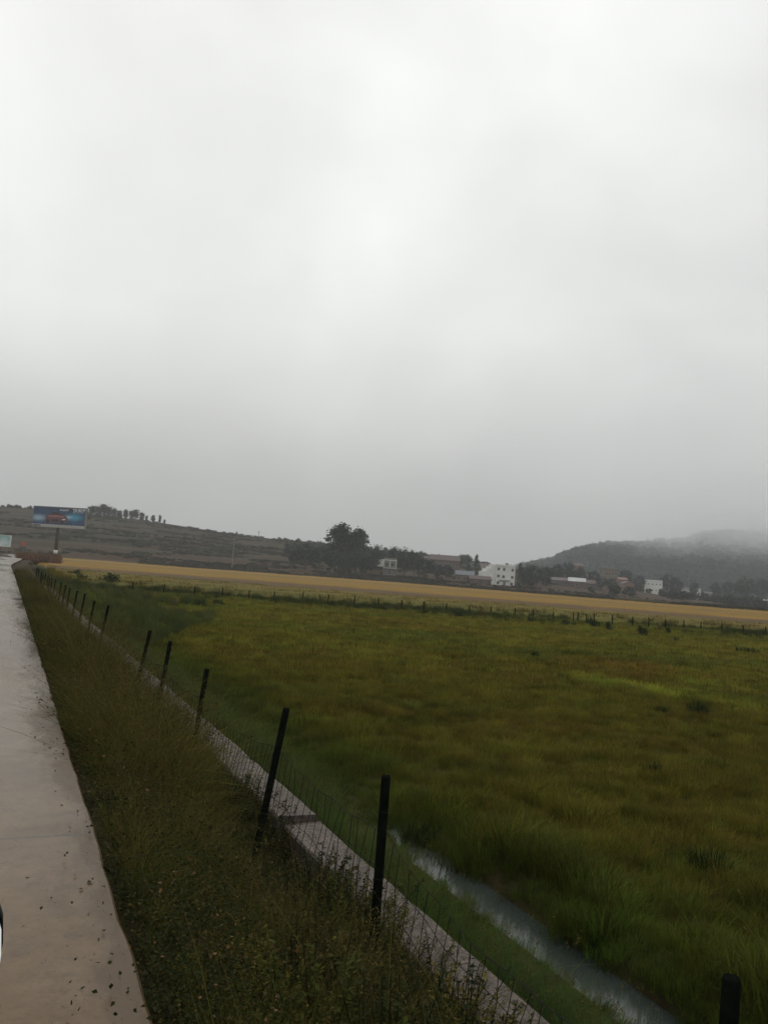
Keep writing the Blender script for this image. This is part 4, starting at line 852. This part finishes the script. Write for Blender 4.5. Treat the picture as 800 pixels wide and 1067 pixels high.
# power pole on the ridge
def pole(x, yt, z, label):
    b = hb(x, z); h = at(x, yt, z).z-b.z; root = empty('power_pole', b); MB().tube([(0, 0, -.5), (0, 0, h)], [.22, .14], 8).build('shaft', M['grey_wall'], root)
    MB().box((0, 0, h-.8), (2.2, .18, .18), -TH).build('crossarm', M['grey_wall'], root); tag(root, label, 'power pole', 'power poles on the hill')
pole(267, 553, 548, 'thin power pole on the bare ridge skyline'); pole(242, 560, 330, 'thin pale power pole standing on lower brown terrace'); pole(498, 588, 372, 'thin pole beside the small dark conifer')

# ------------------------------------------------------------------ billboard
def billboard():
    z = 232.0; bl = at(33.3, 547.5, z+2); br = at(88.3, 552.5, z-2); tl = at(36.3, 525.3, z+2); tr = at(90, 531.3, z-2)
    foot = hb(57.5, z); foot.z = FIELD; ux = (br-bl); ux.z = 0; w = ux.length; ux.normalize(); hgt = ((tl-bl).z+(tr-br).z)/2; zb = (bl.z+br.z)/2
    c = (bl+br)/2; ang = math.atan2(ux.y, ux.x); root = empty('billboard', (c.x, c.y, FIELD), ang); hb_ = zb-FIELD
    tag(root, 'large blue advertising billboard showing a red car, on a single pole', 'billboard')
    MB().box((0, .45, hb_+hgt/2), (w-.1, .7, hgt-.1)).build('panel_box', M['grey_wall'], root)
    # printed face: night blue picture with pale light
    m, nt, b = mat('printed_poster'); v = coords(nt, 'Generated'); sx = N(nt, 'ShaderNodeSeparateXYZ'); nt.links.new(v, sx.inputs[0])
    def blob(cx_, cz_, rx, rz_):
        mp = N(nt, 'ShaderNodeMapping'); mp.inputs['Location'].default_value = (-cx_/rx, 0, -cz_/rz_); mp.inputs['Scale'].default_value = (1/rx, 0, 1/rz_); nt.links.new(v, mp.inputs[0])
        l = N(nt, 'ShaderNodeVectorMath', operation='LENGTH'); nt.links.new(mp.outputs[0], l.inputs[0]); return ramp(nt, l.outputs['Value'], [(0, (1, 1, 1)), (1, (0, 0, 0))], 'EASE')
    n1 = noise(nt, 7, 5, coords(nt, 'Generated', (1.5, 1, .7)), .7)
    a = ramp(nt, n1, [(.3, (.008, .020, .055)), (.6, (.02, .07, .16)), (.8, (.04, .15, .26))])
    a = mixc(nt, blob(.10, .36, .24, .30), a, (.30, .42, .50)); a = mixc(nt, blob(.78, .48, .26, .34), a, (.05, .30, .44)); a = mixc(nt, blob(.68, .48, .12, .16), a, (.34, .50, .55)); a = mixc(nt, blob(.48, .62, .3, .3), a, (.04, .06, .09))
    nt.links.new(a, b.inputs['Base Color']); b.inputs['Roughness'].default_value = .45
    ph = hgt*.845
    fc = MB().box((0, .06, hb_+hgt-ph/2-.15), (w-.36, .06, ph-.3)).build('poster', m, root)
    red = simple('printed_red', (.15, .04, .055), (.09, .025, .035), .5, .45); dk = simple('printed_black', (.012, .012, .016), (.008, .008, .01), 1, .4); wh = simple('printed_white', (.62, .66, .68), (.5, .54, .56), 2, .5); pk = simple('printed_pink', (.34, .14, .15), (.22, .08, .09), 1, .45)
    zc = hb_+hgt*.17
    def P(poly, mm, nm, par, d, sx_=1.0): MB().prism([(px*w, zc+pz*hgt) for px, pz in poly], (0, .02-d, 0), (1, 0, 0), (0, 0, 1), (0, .012, 0)).build(nm, mm, par)
    body = [(-.245, .10), (-.25, .26), (-.24, .38), (-.19, .46), (-.10, .48), (.06, .46), (.13, .40), (.165, .30), (.16, .14), (.10, .08), (-.05, .06)]
    P(body, red, 'printed_car', fc, .006); P([(-.17, .455), (-.12, .56), (-.02, .565), (.06, .45)], dk, 'printed_car_cabin', fc, .012); P([(-.22, .40), (-.05, .43), (.10, .39), (.09, .34), (-.18, .33)], pk, 'printed_bonnet_highlight', fc, .018)
    for cx_ in (-.20, .07): P([(cx_+.035*math.cos(t), .12+.10*math.sin(t)) for t in np.linspace(0, 6.28, 15)[:-1]], dk, 'printed_wheel', fc, .024)
    P([(-.14, .22), (.0, .24), (.0, .12), (-.12, .11)], dk, 'printed_grille', fc, .024); P([(.06, .25), (.13, .28), (.12, .22), (.07, .20)], wh, 'printed_headlamp', fc, .03)
    # lettering too far off to read: a headline and a larger name at top right, a line of characters along the foot
    r = random.Random(2)
    def glyphs(x_, z_, n_, s, gap, par, mm):
        mb = MB()
        for i in range(n_):
            x = x_+i*gap
            for k in range(5):
                if r.random() < .55: mb.box((x*w, .0, (z_+r.uniform(-.4, .4)*s)*1+0), (s*.85, .012, s*.16))
                else: mb.box(((x*w+r.uniform(-.35, .35)*s), .0, z_), (s*.15, .012, s*.9))
        mb.build('lettering', mm, par)
    glyphs(.02, hb_+hgt*.855, 5, .34*hgt/6*1.6, .034, fc, wh); glyphs(.27, hb_+hgt*.88, 5, .95*hgt/6, .048, fc, wh); glyphs(.27, hb_+hgt*.77, 7, .38*hgt/6, .03, fc, wh)
    st = MB().box((0, .055, hb_+hgt*.075), (w-.3, .06, hgt*.125)).build('caption_strip', simple('printed_cream', (.50, .48, .44), (.40, .38, .35), 1.5, .5), root)
    glyphs(-.48, hb_+hgt*.075, 6, .62*hgt/6, .028, st, dk); glyphs(-.28, hb_+hgt*.075, 24, .40*hgt/6, .031, st, simple('printed_grey', (.16, .16, .17), None, 3, .5))
    fr = MB(); fr.box((0, .03, hb_+hgt-.08), (w, .16, .16)); fr.box((0, .03, hb_+.06), (w, .16, .12)); fr.box((-w/2+.08, .03, hb_+hgt/2), (.16, .15, hgt-.3)); fr.box((w/2-.08, .03, hb_+hgt/2), (.16, .15, hgt-.3)); fr.build('frame', M['grey_wall'], root)
    pm = simple('rusty_pole', (.045, .028, .020), (.03, .02, .015), .8, .8); ox = -.5
    MB().tube([(ox, .8, -.6), (ox, .8, hb_+hgt*.8)], [.52, .46], 18).build('pole', pm, root, True)
    for zz, hh in ((2.6, 1.1), (.55, 1.2)):
        MB().tube([(ox, .8, zz-hh/2), (ox, .8, zz+hh/2)], [.55, .55], 18).build('notice_band', M['white_wall'], root, True)
    mb = MB()
    for s in (-.35, 0, .35): mb.box((s*w, .85, hb_+hgt*.5), (.16, .12, hgt*.9))
    mb.box((0, .9, hb_+hgt*.3), (w*.9, .2, .3)); mb.build('back_brace', pm, root)
billboard()
# pale sign by the bend and the small red sign
def pale_sign():
    z = 205.0; a = at(-9, 557.4, z); b = at(12.2, 558.3, z); c = at(12.4, 569.3, z); h = b.z-c.z; w = (b-a).length
    mid = (a+b)/2; root = empty('road_sign', (mid.x, mid.y, -.3), -TH); tag(root, 'pale blue green sign board at the road bend, cut by left picture edge', 'sign')
    zb = c.z+.3
    m, nt, bs = mat('pale_sign_print'); n1 = noise(nt, 3, 5, coords(nt, 'Generated', (1, 1, .6)), .6); nt.links.new(ramp(nt, n1, [(.35, (.20, .36, .34)), (.5, (.40, .52, .50)), (.68, (.55, .62, .60))]), bs.inputs['Base Color']); bs.inputs['Roughness'].default_value = .5
    MB().box((0, 0, zb+h/2), (w, .12, h)).build('board', m, root)
    fr = MB(); fr.box((0, -.03, zb+h+.05), (w+.2, .2, .1)); fr.box((0, -.03, zb-.09), (w+.2, .2, .18)); fr.box((w/2+.05, -.03, zb+h/2), (.1, .2, h)); fr.box((-w/2-.05, -.03, zb+h/2), (.1, .2, h)); fr.build('frame', M['white_wall'], root)
    for s in (-.35, .35): MB().tube([(s*w, .2, -.3), (s*w, .2, zb+h*.8)], .09, 8).build('leg', M['grey_wall'], root)
pale_sign()
def red_sign():
    p = on(23.5, 582, -.25); z = (p-CAM).dot(f0); t = at(25, 563.5, z); h = t.z-p.z; root = empty('warning_sign', p, -TH); tag(root, 'small faded red sign on a thin pole at the road bend', 'sign')
    MB().tube([(0, 0, -.4), (0, 0, h)], .055, 8).build('pole', M['grey_wall'], root); r = .48*z/140
    tri = [(-r, -r*.8), (r, -r*.8), (r*.95, r*.55), (0, r), (-r*.95, r*.55)]
    MB().prism(tri, (.0, -.08, h-r*1.0), (1, 0, 0), (0, 0, 1), (0, .04, 0)).build('sign_plate', simple('faded_red', (.36, .085, .055), (.28, .07, .05), 2, .5), root)
red_sign()

# ------------------------------------------------------------------ the car at the left edge
def car():
    root = empty('car', (-1.08, 0, 0)); tag(root, 'dark car on the wet road with its wing mirror showing at left edge', 'car')
    paint = simple('dark_grey_paint', (.03, .032, .035), (.026, .028, .03), 2, .25, 0, .6); black = simple('black_trim', (.012, .012, .012), (.008, .008, .008), 20, .45); glass = simple('tinted_glass', (.02, .025, .025), (.018, .02, .02), 2, .05)
    rim = simple('alloy', (.4, .4, .4), (.3, .3, .3), 5, .3, 0, .5, .8)
    # cross sections along the car: y, half width, sill z, belt z, (roof half width, roof z)
    st = [(-2.35, .60, .42, .70), (-2.28, .74, .32, .86), (-1.9, .80, .28, .92), (-1.0, .82, .26, .93), (0, .825, .26, .93), (.75, .82, .26, .91), (1.3, .81, .28, .86), (1.75, .78, .32, .78), (1.95, .66, .38, .66), (2.02, .5, .42, .6)]
    vs = []; fs = []
    for y, w, a, b in st: vs += [(-w*.9, y, a), (-w, y, a+.12), (-w*1.01, y, (a+b)/2+.04), (-w*.97, y, b-.06), (-w*.86, y, b), (0, y, b+.035), (w*.86, y, b), (w*.97, y, b-.06), (w*1.01, y, (a+b)/2+.04), (w, y, a+.12), (w*.9, y, a)]
    for i in range(len(st)-1):
        for k in range(11): q = i*11; fs.append((q+k, q+11+k, q+11+(k+1) % 11, q+(k+1) % 11))
    fs += [tuple(range(11)), tuple((len(st)-1)*11+k for k in range(11))[::-1]]
    o = MB().add(vs, fs).build('body', paint, root, True)
    cab = [(-2.2, .66, .9, .9), (-1.75, .56, .91, 1.30), (-1.2, .57, .93, 1.40), (-.3, .57, .93, 1.40), (.15, .55, .93, 1.34), (1.0, .64, .9, .9)]
    vs = []; fs = []
    for y, w, a, b in cab: vs += [(-.76, y, a-.03), (-w, y, b-.04), (-w*.85, y, b), (w*.85, y, b), (w, y, b-.04), (.76, y, a-.03)]
    for i in range(len(cab)-1):
        for k in range(5): q = i*6; fs.append((q+k, q+6+k, q+7+k, q+k+1))
    MB().add(vs, fs, 0).build('cabin', paint, root, True)
    MB().add([(-.60, .93, .955), (.60, .93, .955), (.50, .22, 1.31), (-.50, .22, 1.31)], [(0, 1, 2, 3)]).build('windscreen', glass, root)
    for s in (-1, 1):
        MB().add([(s*.757, .62, .97), (s*.757, -.55, .97), (s*.60, -.5, 1.34), (s*.605, .08, 1.30)], [(0, 1, 2, 3)]).build('side_window', glass, root)
        MB().add([(s*.757, -.62, .97), (s*.757, -1.6, .97), (s*.615, -1.45, 1.30), (s*.60, -.57, 1.34)], [(0, 1, 2, 3)]).build('side_window', glass, root)
        d = MB().prism([(.66, .34), (.66, .84), (-.5, .86), (-.5, .34)], (s*.822-.01, 0, 0), (0, 1, 0), (0, 0, 1), (.02, 0, 0)).build('door', paint, root); MB().box((s*.845, -.35, .78), (.03, .16, .03)).build('handle', black, d)
        MB().prism([(-.16, -.05), (.16, -.03), (.12, .08), (-.14, .07)], (s*.52, 1.93, .64), (s*.9, -.45, 0), (0, 0, 1), (0, .03, 0)).build('headlight', rim, root)
        for y in (-1.35, 1.3):
            mb = MB(); c = (s*.72, y, .31)
            ty = MB().tube([(c[0]-.10, y, .31), (c[0]-.09, y, .31), (c[0]+.09, y, .31), (c[0]+.10, y, .31)], [.27, .31, .31, .27], 24).build('wheel', black, root, True); MB().tube([(c[0]+s*.07, y, .31), (c[0]+s*.106, y, .31)], [.2, .17], 18).build('rim', rim, ty)
    # wing mirror, right-hand side: its outer end is what the picture shows
    zc, yc = 1.02, 1.0
    tip = at(5.6, 962, yc); xe = tip.x+1.08
    zt = at(0, 915, yc).z; zlow = at(0, 1050, yc).z; cz_ = (zt+zlow)/2; hz_ = (zt-zlow)/2*1.15; y_ = tip.y; wv = .115
    seg = []; vs = []; fs = []; n = 28
    def outline(sx_, sz, dy, cut=0):
        return [(xe-wv+sx_*wv*math.copysign(abs(math.cos(t))**.75, math.cos(t)), y_+dy, cz_+sz*hz_*math.copysign(abs(math.sin(t))**.8, math.sin(t))) for t in np.linspace(0, 2*math.pi, n+1)[:-1]]
    rings = [outline(1, 1, 0), outline(1.0, 1.0, .02), outline(.93, .93, .06), outline(.7, .7, .10), outline(.3, .3, .115)]
    for r_ in rings: vs += r_
    for i in range(len(rings)-1):
        for k in range(n): fs.append((i*n+k, i*n+(k+1) % n, (i+1)*n+(k+1) % n, (i+1)*n+k))
    fs.append(tuple((len(rings)-1)*n+k for k in range(n))); b0 = len(vs); vs += outline(.985, .985, 0); vs += outline(.982, .982, .012)
    for k in range(n): fs += [(k, b0+k, b0+(k+1) % n, (k+1) % n), (b0+k, b0+n+k, b0+n+(k+1) % n, b0+(k+1) % n)]
    sh = MB().add(vs, fs).build('wing_mirror', black, root, True)
    gm, nt, bs = mat('mirror_glass'); bs.inputs['Metallic'].default_value = 1; bs.inputs['Base Color'].default_value = (.82, .84, .82, 1); bs.inputs['Roughness'].default_value = .05
    poly = [(x-xe, z-cz_) for x, _, z in outline(.984, .984, 0) if z > cz_-hz_*.42]
    zl = min(p[1] for p in poly); cx_ = -wv
    poly.sort(key=lambda p: math.atan2(p[1]-hz_*.2, p[0]-cx_))
    g_ = MB().add([(xe+px, y_-.002-.36*(hz_-pz), cz_+pz) for px, pz in poly], [tuple(range(len(poly)))]).build('mirror_glass', gm, sh)
    MB().prism([(-.02, -.03), (.05, -.03), (.05, .03), (-.02, .03)], (.78, y_-.02, cz_-.04), (0, 1, 0), (0, 0, 1), (max(.02, xe-2*wv-.76), 0, 0)).build('mirror_arm', black, sh)
car()

# ------------------------------------------------------------------ air
hm = bpy.data.materials.new('haze_air'); hm.use_nodes = True; nt = hm.node_tree; nt.nodes.remove(nt.nodes['Principled BSDF'])
pv = N(nt, 'ShaderNodeVolumePrincipled'); pv.inputs['Color'].default_value = (.92, .95, .96, 1); pv.inputs['Density'].default_value = .00033; pv.inputs['Anisotropy'].default_value = .15
nt.links.new(pv.outputs[0], nt.nodes['Material Output'].inputs['Volume'])
hzb = MB().box((0, 1000, 118), (5400, 3700, 252)).build('haze', hm); tag(hzb, 'thin grey rain haze filling the whole valley', 'haze', kind='stuff')

def mist(name, x, y, z, rx, ry, rz_, dens, label):
    mm = bpy.data.materials.new(name); mm.use_nodes = True; nt = mm.node_tree; nt.nodes.remove(nt.nodes['Principled BSDF'])
    pv = N(nt, 'ShaderNodeVolumePrincipled'); pv.inputs['Color'].default_value = (.94, .96, .97, 1)
    v = coords(nt); l = N(nt, 'ShaderNodeVectorMath', operation='LENGTH'); nt.links.new(v, l.inputs[0])
    fall = ramp(nt, l.outputs['Value'], [(.15, (1, 1, 1)), (.98, (0, 0, 0))], 'EASE'); nn = ramp(nt, noise(nt, 2.2, 3, v), [(.3, (.35,)*3), (.65, (1, 1, 1))])
    k = mixc(nt, 1.0, mixc(nt, 1.0, fall, nn, 'MULTIPLY'), (dens,)*3, 'MULTIPLY'); nt.links.new(k, pv.inputs['Density']); nt.links.new(pv.outputs[0], nt.nodes['Material Output'].inputs['Volume'])
    vs = []; fs = []; a, b = 20, 12
    for i in range(b+1):
        for j in range(a): t = math.pi*i/b; q = 2*math.pi*j/a; vs.append((math.sin(t)*math.cos(q), math.sin(t)*math.sin(q), math.cos(t)))
    for i in range(b):
        for j in range(a): fs.append((i*a+j, (i+1)*a+j, (i+1)*a+(j+1) % a, i*a+(j+1) % a))
    o = MB().add(vs, fs).build(name, mm); p = at(x, y, z); o.location = p; o.scale = (rx, ry, rz_); o.rotation_euler.z = -TH; tag(o, label, 'mist', kind='stuff')
mist('low_mist', 808, 562, 940, 255, 240, 84, .013, 'low cloud swallowing the upper right hilltop')
# ------------------------------------------------------------------ sky and sun
SUN_EL, SUN_AZ = R(52), R(-20)
w = bpy.data.worlds.new('World'); S.world = w; w.use_nodes = True; nt = w.node_tree; bg = nt.nodes['Background']
sky = N(nt, 'ShaderNodeTexSky', sky_type='NISHITA'); sky.sun_disc = False; sky.sun_elevation = SUN_EL; sky.sun_rotation = SUN_AZ; sky.air_density = 1; sky.dust_density = 3
v = nt.nodes.new('ShaderNodeTexCoord').outputs['Generated']; sx = N(nt, 'ShaderNodeSeparateXYZ'); nt.links.new(v, sx.inputs[0])
el = ramp(nt, sx.outputs[2], [(0, (.40, .41, .41)), (.06, (.49, .49, .485)), (.16, (.72, .72, .71)), (.28, (.92, .925, .91)), (.45, (.98, .985, .97)), (1, (1.05, 1.05, 1.06))])
cl = noise(nt, 1.9, 3, coords(nt, 'Generated', (1, 1, 1.3)), .45, .5); cl2 = noise(nt, 4.0, 3, coords(nt, 'Generated', (1, 1, 1.5)), .5, .3)
c = mixc(nt, 1.0, el, ramp(nt, cl, [(.3, (.83, .83, .835)), (.7, (1.07, 1.075, 1.06))]), 'MULTIPLY'); c = mixc(nt, 1.0, c, ramp(nt, cl2, [(.3, (.94,)*3), (.7, (1.04,)*3)]), 'MULTIPLY')
up = mixc(nt, 1.0, c, (10.0, 10.0, 10.0), 'MULTIPLY')
nt.links.new(mixc(nt, .97, sky.outputs[0], up), bg.inputs['Color']); bg.inputs['Strength'].default_value = .1
sl = bpy.data.lights.new('sun', 'SUN'); sl.energy = .5; sl.angle = R(30); sl.color = (1, .97, .93); so = bpy.data.objects.new('sun', sl); COL.objects.link(so)
sd = Vector((math.sin(SUN_AZ)*math.cos(SUN_EL)*-1, math.cos(SUN_AZ)*math.cos(SUN_EL), math.sin(SUN_EL))); so.rotation_euler = sd.to_track_quat('Z', 'Y').to_euler()

S.view_settings.view_transform = 'Standard'; S.view_settings.look = 'None'; S.view_settings.exposure = 0; S.view_settings.gamma = 1
S.render.engine = 'CYCLES'; cy_ = S.cycles; cy_.use_denoising = True; cy_.max_bounces = 6; cy_.diffuse_bounces = 3; cy_.transparent_max_bounces = 8; cy_.volume_bounces = 2; cy_.use_adaptive_sampling = True
